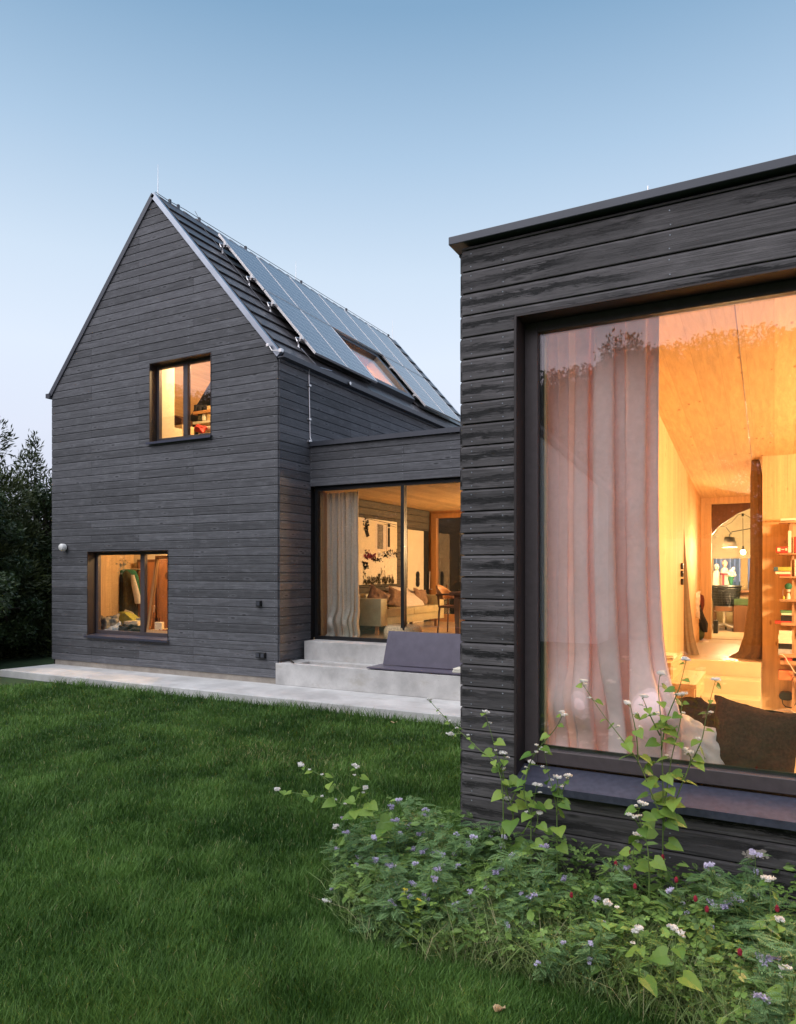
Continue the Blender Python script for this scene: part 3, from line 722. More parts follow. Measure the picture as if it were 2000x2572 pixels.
# ================================================================= C WING
wing = empty('garden_wing', (1.2, 7, 0), 'near weathered charcoal timber wing with one huge picture window', 'house')
XE = 4.2; WC = (-1.375, 3.5, .50, 3.258); XIN = -1.04
def zc(y): return 3.12+.108*(9.68-y)
mb = MB(); nl = dict(mb=MB(), s=[XC+.06, -1.45, -.5, .55, 1.6], r=.0042)
boards(mb, 'x', YC, -1, XC+.0, XE, -.05, 3.735, .337-3*PIT, [WC], None, seams=(1.2,), nails=nl)
mb.build('front_cladding', M['cladC'], wing)
mb = MB(); boards(mb, 'y', XC, -1, YC, YK-.02, -.05, 3.70, .337-3*PIT, [], None, seams=(6.4,)); mb.build('side_cladding', M['cladC'], wing)
nl['mb'].build('cladding_nail', M['zinc'], wing)['kind'] = 'stuff'
mb = MB(); core(mb, 'x', YC+.001, -1, .22, XC+.01, XE, -.1, 3.73, [WC]); core(mb, 'y', XC+.001, -1, .3, YC+.22, YK, -.1, 3.3); core(mb, 'y', XE, 1, .3, YC+.22, 14, -.1, 3.1)
mb.build('wall', M['back'], wing)
mb = MB()
mb.box(XC-.075, XE+.1, YC-.065, YC+.1, 3.747, 3.797); mb.hexa([(XC-.075, YC+.1, 3.737), (XE+.1, YC+.1, 3.737), (XE+.1, YK, 3.30), (XC-.075, YK, 3.30), (XC-.075, YC+.1, 3.797), (XE+.1, YC+.1, 3.797), (XE+.1, YK, 3.36), (XC-.075, YK, 3.36)])
mb.build('roof_edge', M['metal'], wing, bevel=.004)
MB().tube([(-.62, YC+.02, 3.79), (-.62, YC+.02, 3.86)], .004, 5).build('roof_pin', M['alu'], wing)
Yf = YC+.125
mb = MB(); x0, x1, z0, z1 = WC
mb.box(x0, x0+.014, YC-.034, Yf+.1, z0, z1-.012); mb.box(x1-.014, x1, YC-.034, Yf+.1, z0, z1-.012); mb.box(x0, x1, YC-.024, Yf+.1, z1-.012, z1); mb.build('window_reveal', M['reveal'], wing)
mb = MB(); fw = .082; zb = z0+.052
mb.box(x0+.014, x0+.014+fw, Yf, Yf+.07, zb, z1-.012); mb.box(x1-.1, x1-.014, Yf, Yf+.07, zb, z1-.012)
mb.box(x0+.014+fw, x1-.1, Yf, Yf+.07, zb, zb+fw); mb.box(x0+.014+fw, x1-.1, Yf, Yf+.07, z1-.075, z1-.012)
bw = mb.build('picture_window', M['frame'], wing, bevel=.005)
GX, GZ = x0+.014+fw, zb+fw
MB().box(GX, x1-.1, Yf+.03, Yf+.046, GZ, z1-.075).build('pane', M['glass'], bw)
mb = MB(); mb.box(GX, GX+.022, Yf+.05, Yf+.07, GZ, z1-.075); mb.box(GX+.022, x1-.1, Yf+.05, Yf+.07, GZ, GZ+.02); mb.build('gasket', M['black'], bw)
mb = MB(); mb.box(GX, x1-.1, Yf+.07, Yf+.10, GZ-.02, GZ+.012); mb.box(GX, GX+.03, Yf+.07, Yf+.11, GZ+.012, z1-.075); mb.build('timber_edge', M['deskw'], bw)
mb = MB()
mb.hexa([(x0-.03, YC-.10, z0-.035), (x1+.03, YC-.10, z0-.035), (x1, Yf, z0+.02), (x0+.015, Yf, z0+.02), (x0-.03, YC-.10, z0-.02), (x1+.03, YC-.10, z0-.02), (x1, Yf, z0+.04), (x0+.015, Yf, z0+.04)])
mb.box(x0-.03, x1+.03, YC-.103, YC-.099, z0-.06, z0-.019); mb.build('window_sill', M['sill'], wing)
rnd = random.Random(21); mb = MB()
for i in range(150):
    c = onY(1900+rnd.gauss(0, 15), 2146+rnd.gauss(0, 5), YC-.0262-.00006*i); r1 = rnd.uniform(.002, .009); k_ = rnd.randint(5, 8); ph = rnd.uniform(0, 6)
    mb.poly([(c[0]+r1*1.6*math.cos(ph+6.283*j/k_)*rnd.uniform(.6, 1), c[1], c[2]+r1*math.sin(ph+6.283*j/k_)*rnd.uniform(.6, 1)) for j in range(k_)])
mb.build('worn_patch', M['plinth'], wing)
# wing interior
mb = MB(); mb.box(XIN-.5, 4.0, YC+.25, 9.7, -.12, -.05); mb.build('floor', M['floorw'], wing)
mb = MB(); ya, yb = YC+.22, 9.68
mb.hexa([(-1.6, ya, zc(ya)), (4.0, ya, zc(ya)), (4.0, yb, zc(yb)), (-1.6, yb, zc(yb)), (-1.6, ya, zc(ya)+.03), (4.0, ya, zc(ya)+.03), (4.0, yb, zc(yb)+.03), (-1.6, yb, zc(yb)+.03)]); mb.build('ceiling', M['ceilwood'], wing)
cj = MB(); xs = onY(1888, 1135, 9.6)[0]
cj.hexa([(xs-.004, ya, zc(ya)-.002), (xs+.003, ya, zc(ya)-.002), (xs+.003, yb, zc(yb)-.002), (xs-.004, yb, zc(yb)-.002), (xs-.004, ya, zc(ya)+.01), (xs+.003, ya, zc(ya)+.01), (xs+.003, yb, zc(yb)+.01), (xs-.004, yb, zc(yb)+.01)]); cj.build('ceiling_joint', M['walnut'], wing)
MB().box(XIN-.05, XIN, 6.4, 9.68, -.05, 3.6).build('room_wall', M['wallwoodY'], wing)
MB().box(-1.36, -1.31, YC+.22, 6.4, -.05, 3.72).build('room_wall', M['wallwoodY'], wing)
MB().box(-1.36, XIN-.05, 6.35, 6.4, -.05, 3.6).build('room_wall', M['wallwood'], wing)
XO = -.125
MB().box(XO, 4.0, 9.68, 9.84, -.05, 3.3).build('room_wall', M['wallwood'], wing); MB().box(XIN-.05, XO, 9.681, 9.8, -.05, FL-.085).build('room_wall', M['whitestair'], wing)
MB().box(3.95, 4.0, YC+.25, 9.68, -.05, 3.7).build('room_wall', M['wallwoodY'], wing)
# corridor
mb = MB(); mb.box(XIN-.05, XIN, 9.68, 12.4, FL, 3.12); mb.box(XO-.0, XO+.03, 9.84, 12.4, FL, 3.12); mb.build('corridor_wall', M['wallwoodY'], wing)
mb = MB(); mb.hexa([(XIN, 9.68, 3.12), (XO, 9.68, 3.12), (XO, 12.5, 2.9), (XIN, 12.5, 2.9), (XIN, 9.68, 3.18), (XO, 9.68, 3.18), (XO, 12.5, 2.98), (XIN, 12.5, 2.98)]); mb.build('corridor_ceiling', M['ceilwood'], wing)
MB().box(XIN, XO, 9.5, 12.45, FL-.08, FL).build('corridor_floor', M['floorw'], wing)
DX = onY(1787, 1400, 12.4)[0]; DZ = onY(1850, 1263, 12.4)[2]
mb = MB(); mb.box(XIN, DX, 12.4, 12.52, FL, 2.95); mb.box(DX, XO, 12.4, 12.52, DZ, 2.95); mb.build('corridor_end_wall', M['wallwood'], wing)
mb = MB(); P = [onY(x, y, 12.6) for x, y in ((1786, 1258), (1896, 1258), (1893, 1273), (1852, 1290), (1806, 1322), (1789, 1342))]
mb.prism(P, (0, .1, 0)); mb.build('roof_brace', M['walnut'], wing)
# kitchen room
KL = -1.66
mb = MB(); mb.box(KL, 3, 12.55, 17, FL-.08, FL); mb.build('kitchen_floor', M['floorw'], wing)
kz0, kz1 = onY(1850, 1486, 16.7)[2], onY(1850, 1403, 16.7)[2]
mb = MB(); core(mb, 'x', 16.7, -1, .1, KL, 3, FL, 3.6, [(onY(1790, 1400, 16.7)[0], onY(1925, 1400, 16.7)[0], kz0, kz1)])
mb.box(KL-.04, KL, 12.55, 16.7, FL, 3.6); mb.box(3, 3.05, 12.55, 16.7, FL, 3.6); mb.box(KL, XIN-.1, 12.53, 12.56, FL, 3.6); mb.box(XO+.05, 3, 12.53, 12.56, FL, 3.6); mb.build('kitchen_wall', M['plaster'], wing)
MB().box(KL, 3, 12.52, 16.8, 3.5, 3.56).build('kitchen_ceiling', M['plaster'], wing)
kx = lambda px: onY(px, 1400, 16.66)[0]
mb = MB(); mb.box(kx(1861), kx(1879), 16.62, 16.72, kz0, kz1); mb.build('kitchen_window', M['deskw'], wing); mb = MB(); mb.box(kx(1789), kx(1793), 16.62, 16.72, kz0, kz1); mb.build('kitchen_window', M['deskw'], wing)
# stair
mb = MB()
for k in range(4):
    zt = FL-.0-k*.175; y1_ = 9.68-k*.27; mb.rbox(XIN+.002, XO-.012, y1_-.29 if k else 9.44, 9.68 if k == 0 else y1_+.0, -.05, zt-.002, .008)
mb.build('stair', M['whitestair'], wing)
MB().box(GX-.05, 3.4, YC+.24, 5.15, .5, .585).build('window_seat', M['deskw'], wing)
MB().box(GX-.05, 3.4, 5.1, 5.15, -.05, .5).build('window_seat_front', M['deskw'], wing)
# ================================================================= soft things
def curtain(name, label, mat, y, z0, z1, top, bot, nf, amp, seed=0, pool=.1, power=1.6, group=None, bulge=0., thick=0, kick=0.):
    """irregular hanging folds: a list of ridges of uneven width and depth that drift sideways on the way down"""
    rnd = random.Random(seed); w_ = [rnd.uniform(.45, 1.6) for _ in range(nf)]; tot = sum(w_); ce = []; a0 = 0
    for w1 in w_: ce.append(((a0+w1/2)/tot, w1/tot, rnd.uniform(.55, 1.25), rnd.uniform(-.35, .35), rnd.uniform(0, 6.28))); a0 += w1
    rows = []; NR, NC = 90, nf*20
    for i in range(NR+1):
        t = i/NR; z = z1+(z0-z1)*t; e = t**power; row = []
        xa = top[0]+(bot[0]-top[0])*e; xb = top[1]+(bot[1]-top[1])*e
        for j in range(NC+1):
            u = j/NC; d = 0; xo = 0
            for c, w1, am, dr, p in ce:
                cc = c+.5*dr*w1*t+.08*w1*math.sin(2.4*t+p); q = (u-cc)/(w1*.53)
                if abs(q) < 1.:
                    k = math.sqrt(1-q*q); m_w = min(1.6, w1*nf); d -= amp*am*m_w*k*(.75+.5*t+.25*math.sin(3*t+p)); xo += .35*amp*am*math.sin(math.pi*q)*k
            d += .010*mnoise.noise((u*18, t*9, seed))+.016*t*mnoise.noise((u*7, t*14, seed+3))+.004*mnoise.noise((u*40, t*60, seed))
            x = xa+(xb-xa)*u+xo+.01*t*math.sin(9*u+3*t)
            if bulge:
                b_ = math.exp(-((t-.90)/.07)**2); m_ = mnoise.noise((u*5, 1.5, seed+9)); d -= bulge*b_*(.7+1.4*m_); x += bulge*.7*b_*mnoise.noise((u*5+9, 2.5, seed)); z_ = z+bulge*.5*b_*m_
            else: z_ = z
            if kick: x -= kick*max(0, (t-.72)/.28)**2*(1-u)*.5; d -= .3*kick*max(0, (t-.8)/.2)**2*(1-u)
            if t > .965:
                q2 = (t-.965)/.035; d -= pool*q2*(.5+.8*mnoise.noise((u*8, 3, seed))); z_ = z0+(z1-z0)*.035*(1-q2)*(.6+.5*mnoise.noise((u*9, 1, seed)))
            row.append((x, y+d, max(z0, z_)))
        rows.append(row)
    o = MB().grid(rows).build(name, M[mat], None, smooth=True, origin=((top[0]+top[1])/2, y, z0))
    return tag(o, label, 'curtain', group)
def pillow(name, label, mat, c, w, h, d, rx=0, ry=0, rz=0, seed=0, cat='cushion', group=None, lump=.02, n=22, pinch=.10):
    Rm = Matrix.Rotation(rz, 3, 'Z') @ Matrix.Rotation(rx, 3, 'X') @ Matrix.Rotation(ry, 3, 'Y')
    mb = MB()
    for sgn in (1, -1):
        rows = []
        for i in range(n+1):
            v = -1+2*i/n; row = []
            for j in range(n+1):
                u = -1+2*j/n
                sx = 1-pinch*(1-u*u if False else (1-v*v))*1.0; sz = 1-pinch*(1-u*u)
                t = max(0, (1-abs(u)**2.6))**.55*max(0, (1-abs(v)**2.6))**.55
                p = Vector((u*w/2*(1-pinch*(1-v*v)*abs(u)), sgn*t*d/2, v*h/2*(1-pinch*(1-u*u)*abs(v))))
                nz = mnoise.noise(Vector((u*2.2+seed, v*2.2, sgn*2.)))*lump*2.+mnoise.noise(Vector((u*6+seed, v*6, sgn*3.)))*lump*.8
                cr = (abs(u)*abs(v))**2; nz += lump*1.3*math.exp(-((abs(v)-.75)/.12)**2)*math.sin(7*u+seed)*abs(v); nz -= lump*1.5*math.sin(9*(abs(u)-abs(v)))*cr*.6
                p += Vector((nz*.4, sgn*nz*t, nz*.5*(1-t)))
                row.append(tuple(Rm @ p+Vector(c)))
            rows.append(row if sgn > 0 else row[::-1])
        mb.grid(rows)
    o = mb.build(name, M[mat], None, smooth=True, origin=(c[0], c[1], c[2]-h/2))
    return tag(o, label, cat, group)
def loft(rows, Y, depth=1., n=20, fold=0., nf=7, mb=None, seed=0):
    """rows (px centre, py, half width px) stacked into a round body at plane Y"""
    mb = mb or MB(); R_ = []
    for cx, py, hw in rows:
        a = onY(cx-hw, py, Y); b = onY(cx+hw, py, Y); r = (b[0]-a[0])/2; c = ((a[0]+b[0])/2, Y, a[2])
        R_.append([(c[0]+r*math.cos(2*math.pi*k/n)*(1+fold*math.sin(nf*2*math.pi*k/n+seed)), c[1]+r*depth*math.sin(2*math.pi*k/n)*(1+fold*math.sin(nf*2*math.pi*k/n+seed+c[2]*2)), c[2]) for k in range(n+1)])
    mb.grid(R_); mb.poly(R_[0][:-1]); mb.poly(R_[-1][:-1][::-1]); return mb
def PB(px0, py0, px1, py1, Y, dy, mb=None):
    a = onY(px0, py1, Y); b = onY(px1, py0, Y)
    return (mb or MB()).box(a[0], b[0], Y, Y+dy, a[2], b[2])
def thing_mesh(name, mb, mat, label, cat, origin, group=None, smooth=False, bevel=0):
    return tag(mb.build(name, mat, None, smooth=smooth, origin=origin, bevel=bevel), label, cat, group)
# curtains
xr = onY(1651, 1400, YC+.34)[0]
curtain('curtain', 'tall rose linen curtain gathered at the left of the picture window', 'pink', YC+.45, .59, 3.60, (-1.34, xr-.005), (-1.33, xr+.14), 12, .11, 3, .12, 5., bulge=.15, kick=.0)
curtain('curtain', 'grey linen curtain behind the glass front of the link', 'linen', 9.98, FL+.01, 3.03, (-6.60, onY(903, 1400, 9.98)[0]), (-6.58, onY(908, 1400, 9.98)[0]), 11, .07, 5, .12, 2.2, bulge=.09)
def hang(label, rows, Y, dp, seed): return thing_mesh('curtain', loft(rows, Y, dp, 108, .14, 8, seed=seed), M['browncurt'], label, 'curtain', onY(rows[-1][0], rows[-1][1], Y), smooth=True)
hang('brown curtain bundled at the right side of the stair landing', [(1896, 1146, 7), (1899, 1165, 10), (1901, 1200, 14), (1902, 1400, 15), (1900, 1520, 18), (1894, 1600, 23), (1888, 1636, 29), (1874, 1650, 38), (1876, 1657, 40)], 9.86, .5, 1)
hang('pale brown curtain hanging along the left corridor wall', [(1716, 1325, 2), (1718, 1400, 5), (1722, 1500, 9), (1727, 1590, 14), (1731, 1625, 18), (1734, 1640, 20), (1734, 1646, 19)], 9.95, .4, 2)
# picture-window cushions
ZS = .585
def pxc(px, py, Y): return onY(px, py, Y)
pillow('cushion', 'large dark brown velvet cushion leaning by the picture window', 'brownvel', pxc(1893, 1868, 4.62), .50, .46, .24, rx=math.radians(-9), ry=math.radians(7), rz=math.radians(-10), seed=2, lump=.014)
pillow('cushion', 'cream linen floor cushion slumped beside the rose curtain', 'cream', pxc(1728, 1876, 4.62), .50, .36, .26, rx=math.radians(-35), ry=math.radians(24), rz=math.radians(14), seed=5, lump=.03, pinch=.04)
pillow('cushion', 'brown velvet bolster behind the cream linen cushion', 'brownvel', pxc(1745, 1815, 4.98), .62, .26, .3, rx=math.radians(-60), ry=math.radians(10), rz=0, seed=9, lump=.03)
# bent wood chair arm behind the velvet cushion
t = empty('lounge_chair', onY(1985, 1900, 5.5), 'pale bent wood lounge chair behind the dark velvet cushion', 'chair')
mb = MB(); pts = [onY(x, y, 5.45) for x, y in ((1905, 1832), (1935, 1823), (1965, 1817), (1985, 1816), (2004, 1828), (2018, 1870), (2020, 1960))]
for dz in (0, .011, .022): mb.tube([(p[0], p[1]+.0, p[2]-dz) for p in pts], .007, 6)
mb.build('bent_frame', M['deskw'], t, smooth=True); mb = MB()
mb.tube([(p[0], p[1]+.5, p[2]) for p in pts], .014, 6); mb.build('bent_frame', M['deskw'], t, smooth=True)
a = LOC['lounge_chair']; MB().rbox(a[0]-.25, a[0]+.2, 5.5, 5.93, .35, .45, .02).build('seat', M['cream'], t)
# ---------------------------------------------------------------- sofa and link room
t = empty('sofa', (-6.25, 11.7, FL), 'pale olive leather sofa against the dark boarded wall of the link', 'sofa')
def rb(name, mat, x0, x1, y0, y1, z0, z1, r=.05, p=t): return MB().rbox(x0, x1, y0, y1, z0, z1, .004).build(name, M[mat], p, bevel=r, smooth=True)
SY, SE = 10.42, 13.0
rb('base', 'sofa', -6.62, -5.86, SY+.2, SE-.2, FL+.16, FL+.3, .02)
rb('armrest', 'sofa', -6.62, -5.82, SY, SY+.22, FL+.16, FL+.62, .06); rb('armrest', 'sofa', -6.62, -5.82, SE-.2, SE, FL+.16, FL+.62, .06)
rb('backrest', 'sofa', -6.65, -6.42, SY+.2, SE-.2, FL+.2, FL+.68, .06)
rb('seat_cushion', 'sofa', -6.42, -5.84, SY+.23, (SY+SE)/2-.01, FL+.3, FL+.43, .04); rb('seat_cushion', 'sofa', -6.42, -5.84, (SY+SE)/2+.01, SE-.21, FL+.3, FL+.43, .04)
for x in (-6.5, -5.95):
    for y in (SY+.1, SE-.1): MB().box(x-.03, x+.03, y-.02, y+.02, FL, FL+.17).build('leg', M['oak'], t)
pillow('cushion', 'taupe cushion standing in the near corner of the sofa', 'taupe', (-6.2, 10.98, FL+.6), .42, .4, .14, rx=-.3, ry=.5, rz=1.0, seed=1, group='taupe cushions on the sofa')
pillow('cushion', 'taupe cushion lying flat on the near sofa seat', 'taupe', (-6.15, 10.85, FL+.5), .4, .3, .12, rx=-1.1, ry=.0, rz=1.1, seed=11, group='taupe cushions on the sofa')
pillow('cushion', 'taupe cushion leaning left of the striped blanket', 'taupe', (-6.2, 11.72, FL+.58), .42, .4, .14, rx=-.4, ry=.4, rz=1.2, seed=4, group='taupe cushions on the sofa')
pillow('cushion', 'taupe cushion beside the far sofa arm', 'taupe', (-6.15, 12.62, FL+.58), .36, .34, .12, rx=-.3, ry=.15, rz=1.3, seed=6, group='taupe cushions on the sofa')
# folded striped blanket over the back
t = empty('blanket', (-6.3, 12.0, FL+.45), 'cream and black striped blanket folded over the sofa back', 'blanket')
def blpt(u, v):  # u along y, v down
    y = 11.72+.85*u; x = -6.46+.36*v+.05*math.sin(v*3)+.02*math.sin(u*7); z = FL+.74-.26*v-.10*v*v+.02*math.sin(u*5+v*4)
    return (x, y, z)
MB().grid([[blpt(i/14, j/14) for i in range(15)] for j in range(15)]).build('cloth', M['cream'], t, smooth=True, solid=.05)
mb = MB()
for (u0, u1, v0, v1) in ((.0, .62, .22, .31), (.55, 1., .3, .38), (.02, .5, .72, .8), (.86, .95, .5, 1.), (.3, .8, -.0, .05)):
    mb.grid([[tuple(Vector(blpt(u0+(u1-u0)*i/8, v0+(v1-v0)*j/4))+Vector((.034, 0, .034))) for i in range(9)] for j in range(5)])
mb.build('stripe', M['darkf'], t)
t = empty('picture', (-6.69, 11.9, 1.5), 'large pale painting of people on terrace chairs hung above the sofa', 'painting')
ay0, ay1, az0, az1 = 10.85, 12.60, 1.49, 2.72
MB().box(-6.70, -6.67, ay0, ay1, az0, az1).build('canvas', M['paper'], t)
def art(pts, mat, lift): MB().poly([(-6.668+lift, ay0+(ay1-ay0)*u, az0+(az1-az0)*v) for u, v in pts]).build('paint', M[mat], t)
rnd = random.Random(5)
for nm, mt, items in (('house', 'plaster', [((.0, .45), (1, .5), (1, .93), (.45, .99), (0, .95))]), ('wallp', 'cream', [((.5, .52), (.82, .55), (.82, .9), (.5, .96))])):
    for it in items: art(it, mt, .002 if mt == 'plaster' else .004)
mb = MB(); B = MB(); Rr = MB(); G_ = MB()
def q(mb_, u, v, w, h, lift=.007, rot=0):
    cs, sn = math.cos(rot), math.sin(rot); mb_.poly([(-6.668+lift, ay0+(ay1-ay0)*(u+(a*cs-b*sn)), az0+(az1-az0)*(v+(a*sn+b*cs))) for a, b in ((-w/2, -h/2), (w/2, -h/2), (w/2, h/2), (-w/2, h/2))])
q(B, .745, .74, .004, .44); q(B, .80, .74, .05, .3); q(B, .80, .93, .06, .05); q(B, .32, .77, .07, .1, rot=.4); q(B, .62, .975, .72, .008, rot=-.06); q(B, .83, .93, .3, .006, rot=-.1)
for i in range(44): q(B, .54+.012*i*.25, .74, .0018, .38, .0065)
for i in range(120):
    u = rnd.uniform(.28, 1.); q(B, u, .44+.05*math.sin(u*9)+rnd.gauss(0, .03), rnd.uniform(.006, .025), rnd.uniform(.01, .05), rot=rnd.uniform(-1, 1))
for i in range(26): q(Rr, rnd.uniform(.26, .5), rnd.gauss(.43, .03), rnd.uniform(.01, .05), rnd.uniform(.01, .03), .009, rnd.uniform(-1, 1))
for i in range(20): q(mb, rnd.uniform(.55, .98), rnd.gauss(.47, .03), rnd.uniform(.01, .03), rnd.uniform(.02, .05), .009, rnd.uniform(-.5, .5))
for k, (cu, cv, nn, s_) in enumerate(((.29, .28, 60, .05), (.3, .9, 60, .06))):
    for i in range(nn): q(B, rnd.gauss(cu, .03), rnd.gauss(cv, s_), rnd.uniform(.008, .03), rnd.uniform(.008, .03), .008, rnd.uniform(0, 3))
for i in range(260):
    u = rnd.uniform(.24, .92); q(G_, u, abs(rnd.gauss(.0, .05+.05*math.exp(-((u-.62)/.1)**2)))+.01, rnd.uniform(.004, .012), rnd.uniform(.02, .06), .008, rnd.uniform(-.5, .5))
B.build('paint', M['darkf'], t); Rr.build('paint', M['crimson'], t); mb.build('paint', M['white'], t); G_.build('paint', M['olivef'], t)
c = onZ(1012, 1608, FL); t = empty('pouf', c, 'round straw wicker pouf in front of the sofa', 'pouf')
mb = MB(); prof = []
for i in range(13):
    a = i/12; prof.append((.27+.03*math.sin(a*math.pi)+.008*(i % 2), .02+.2*a))
mb.lathe(c, [(.01, .01), (.24, .01)]+prof+[(.25, .235), (.01, .24)], 28); mb.build('weave', M['wicker'], t, smooth=True)
# chair and table
t = empty('dining_chair', (-4.95, 11.6, FL), 'bentwood armchair with curved back pulled up to the dark table', 'chair')
mb = MB(); X, Y_, Z = -4.95, 11.5, FL
def leg(p, q_, r=.018): MB().tube([p, q_], [r, r*.75], 8).build('leg', M['walnut'], t, smooth=True)
leg((X-.2, Y_-.18, Z+.46), (X-.23, Y_-.2, Z)); leg((X-.2, Y_+.2, Z+.46), (X-.23, Y_+.22, Z)); leg((X+.2, Y_-.18, Z+.46), (X+.2, Y_-.2, Z)); leg((X+.2, Y_+.2, Z+.46), (X+.2, Y_+.22, Z))
MB().rbox(X-.22, X+.24, Y_-.21, Y_+.23, Z+.45, Z+.49, .015).build('seat', M['walnut'], t, bevel=.02)
rows = []
for j in range(5):
    row = []
    for i in range(13):
        a = math.radians(95+170*i/12); row.append((X+.26*math.cos(a)-.04-.03*j/4, Y_+.24*math.sin(a), Z+.60+.25*(j/4)*(math.sin(math.pi*i/12)**.6)))
    rows.append(row)
MB().grid(rows).build('backrest', M['oak'], t, smooth=True, solid=.015)
mb = MB()
for sg in (-1, 1):
    mb.tube([(X-.2, Y_+.2*sg, Z+.46), (X-.24, Y_+.22*sg, Z+.84)], .015, 8); mb.tube([(X-.24, Y_+.24*sg, Z+.68), (X+.0, Y_+.27*sg, Z+.69), (X+.2, Y_+.24*sg, Z+.66), (X+.2, Y_+.2*sg, Z+.46)], .016, 8)
mb.build('armrest', M['walnut'], t, smooth=True)
t = empty('dining_table', (-3.9, 11.3, FL), 'dark wooden dining table at the right of the link room', 'table')
MB().box(-4.72, -3.2, 10.75, 11.75, FL+.7, FL+.745).build('tabletop', M['walnut'], t, bevel=.005)
MB().box(-4.66, -3.26, 10.81, 11.69, FL+.6, FL+.7).build('apron', M['walnut'], t)
for x in (-4.61, -3.3):
    for y in (10.86, 11.6): MB().hexa([(x-.03, y-.03, FL), (x+.03, y-.03, FL), (x+.03, y+.03, FL), (x-.03, y+.03, FL), (x-.055, y-.055, FL+.6), (x+.055, y-.055, FL+.6), (x+.055, y+.055, FL+.6), (x-.055, y+.055, FL+.6)]).build('leg', M['walnut'], t)
# ================================================================= TERRACE, STEPS, BENCH
mb = MB()
mb.hexa([(-12.1, 7.86, -.2), (4, 7.86, -.2), (4, YK, -.2), (-11.84, YK, -.2), (-12.1, 7.86, 0), (4, 7.86, 0), (4, YK, 0), (-11.84, YK, 0)])
o = mb.build('terrace', M['slabm'], None, bevel=.01); tag(o, kind='structure')
t = empty('concrete_steps', (-5, 9.2, 0), 'two pale concrete steps below the glass front of the link', 'steps')
YS = 8.80; x0 = -6.765; xe = XC-.0
mb = MB()
tr = (-6.43, -5.1, 8.92, 9.22)  # trough left, right, front, back
mb.box(x0, xe, YS, tr[2], 0.001, .33); mb.box(x0, tr[0], tr[2], tr[3], .001, .33); mb.box(-3.3, xe, tr[2], tr[3], .001, .33); mb.box(x0+.06, xe, tr[3], 9.372, .001, .33); mb.box(tr[0], -3.3, tr[2], tr[3], .001, .21)
mb.build('lower_step', M['conc'], t, bevel=.006); MB().box(tr[0]+.004, -5.2, tr[2]+.004, tr[3]-.004, .211, .222).build('trough_floor', M['plinth'], t)
MB().box(-6.637, xe, 9.374, YK+.07, .001, .652-.03).build('upper_step', M['conc'], t, bevel=.006)
t = empty('leaning_plywood', (-4.2, 9.0, .34), 'dark violet plywood lid board leaning upright above the lower step', 'board')
a = math.radians(14); xl0, xl1 = -5.03, -3.0
def lean(x, h, d): return (x, 9.10+h*math.sin(a)+d*math.cos(a), .372+h*math.cos(a)-d*math.sin(a))
MB().hexa([lean(xl0-.02, 0, 0), lean(xl1, 0, 0), lean(xl1, 0, .02), lean(xl0-.02, 0, .02), lean(xl0+.01, .50, 0), lean(xl1, .50, 0), lean(xl1, .50, .02), lean(xl0+.01, .50, .02)]).build('board', M['ply'], t, bevel=.002)
o = thing_mesh('flat_plywood', MB().hexa([(-5.15, 8.80, .345), (-3.0, 8.80, .345), (-3.0, 9.30, .345), (-5.15, 9.26, .345), (-5.15, 8.80, .363), (-3.0, 8.80, .363), (-3.0, 9.30, .363), (-5.15, 9.26, .363)]), [M['ply'], M['plyedge']], 'dark violet plywood board lying flat on the lower step', 'board', (-4.1, 9.05, .345), bevel=.002)
for i, (dz, w_) in enumerate(((0, .2), (.03, .19))):
    p = onZ(1137, 1689, .365)
    thing_mesh('book', MB().box(p[0]+i*.01, p[0]+.3, 8.86, 8.86+w_, .365+dz, .392+dz), M['paper'], ('lower' if i == 0 else 'upper')+' white book stacked on the flat plywood board', 'book', (p[0], 8.9, .365+dz), group='books on the plywood board', bevel=.003)
mb = MB(); p = Vector(onZ(723, 1656, .335)); q_ = Vector(onZ(738, 1665, .36)); mb.tube([p, (p+q_)/2+Vector((0, 0, .012)), q_], [.006, .012, .009], 7)
thing_mesh('stick', mb, M['bark'], 'short brown stick lying on the corner of the lower step', 'stick', tuple(p))
for i, (px, py) in enumerate(((985, 1823), (1255, 2562))):
    c = onZ(px, py, -.10); mb = MB()
    for k in range(3):
        rw = []
        for a_ in range(6):
            rw.append([(c[0]-.03+(.014 if i == 0 else .006)*a_+k*.01, c[1]+(b_-1.5)*.012*math.sin(math.pi*(a_+.5)/6)+k*.006, c[2]+.035+.008*math.sin(a_*1.3+k)+.006*abs(b_-1.5)) for b_ in range(4)])
        mb.grid(rw)
    thing_mesh('dry_leaf', mb, M['wicker'], ('curled dry leaf on the lawn in front of the concrete terrace', 'small dry leaf on the nearest grass at the photo bottom')[i], 'leaf', c, smooth=True)
# ================================================================= ITEMS BEHIND THE GABLE WINDOWS
pillow('cushion', 'grey patterned pillow standing inside the lower gable window', 'greyf', onY(276, 1573, 9.28), .40, .42, .16, rx=-.2, ry=-.12, rz=.45, seed=3, lump=.03)
pillow('cushion', 'pale blue grey pillow beside the patterned one in the lower window', 'lightf', onY(290, 1589, 9.16), .34, .30, .12, rx=-.25, ry=-.5, rz=.45, seed=7, lump=.02)
pillow('wool_blanket', 'bundled black wool blanket on the lower window ledge', 'darkf', onY(330, 1590, 9.22), .50, .30, .26, rx=-.4, rz=.4, seed=8, cat='blanket', lump=.05, pinch=0)
pillow('wool_bundle', 'dark crimson knit bundle at the right of the lower window', 'crimson', onY(412, 1597, 9.3), .30, .18, .2, rx=-.6, rz=.2, seed=12, cat='clothes', lump=.05, pinch=0)
MB().box(-10.9, -9.0, 9.08, 9.42, .36, onY(300, 1604, 9.3)[2]).build('window_bench', M['deskw'], house)
rail = empty('coat_rack', onY(320, 1600, 10.2), 'coat rail on the cream wall behind the hanging clothes', 'coat rack')
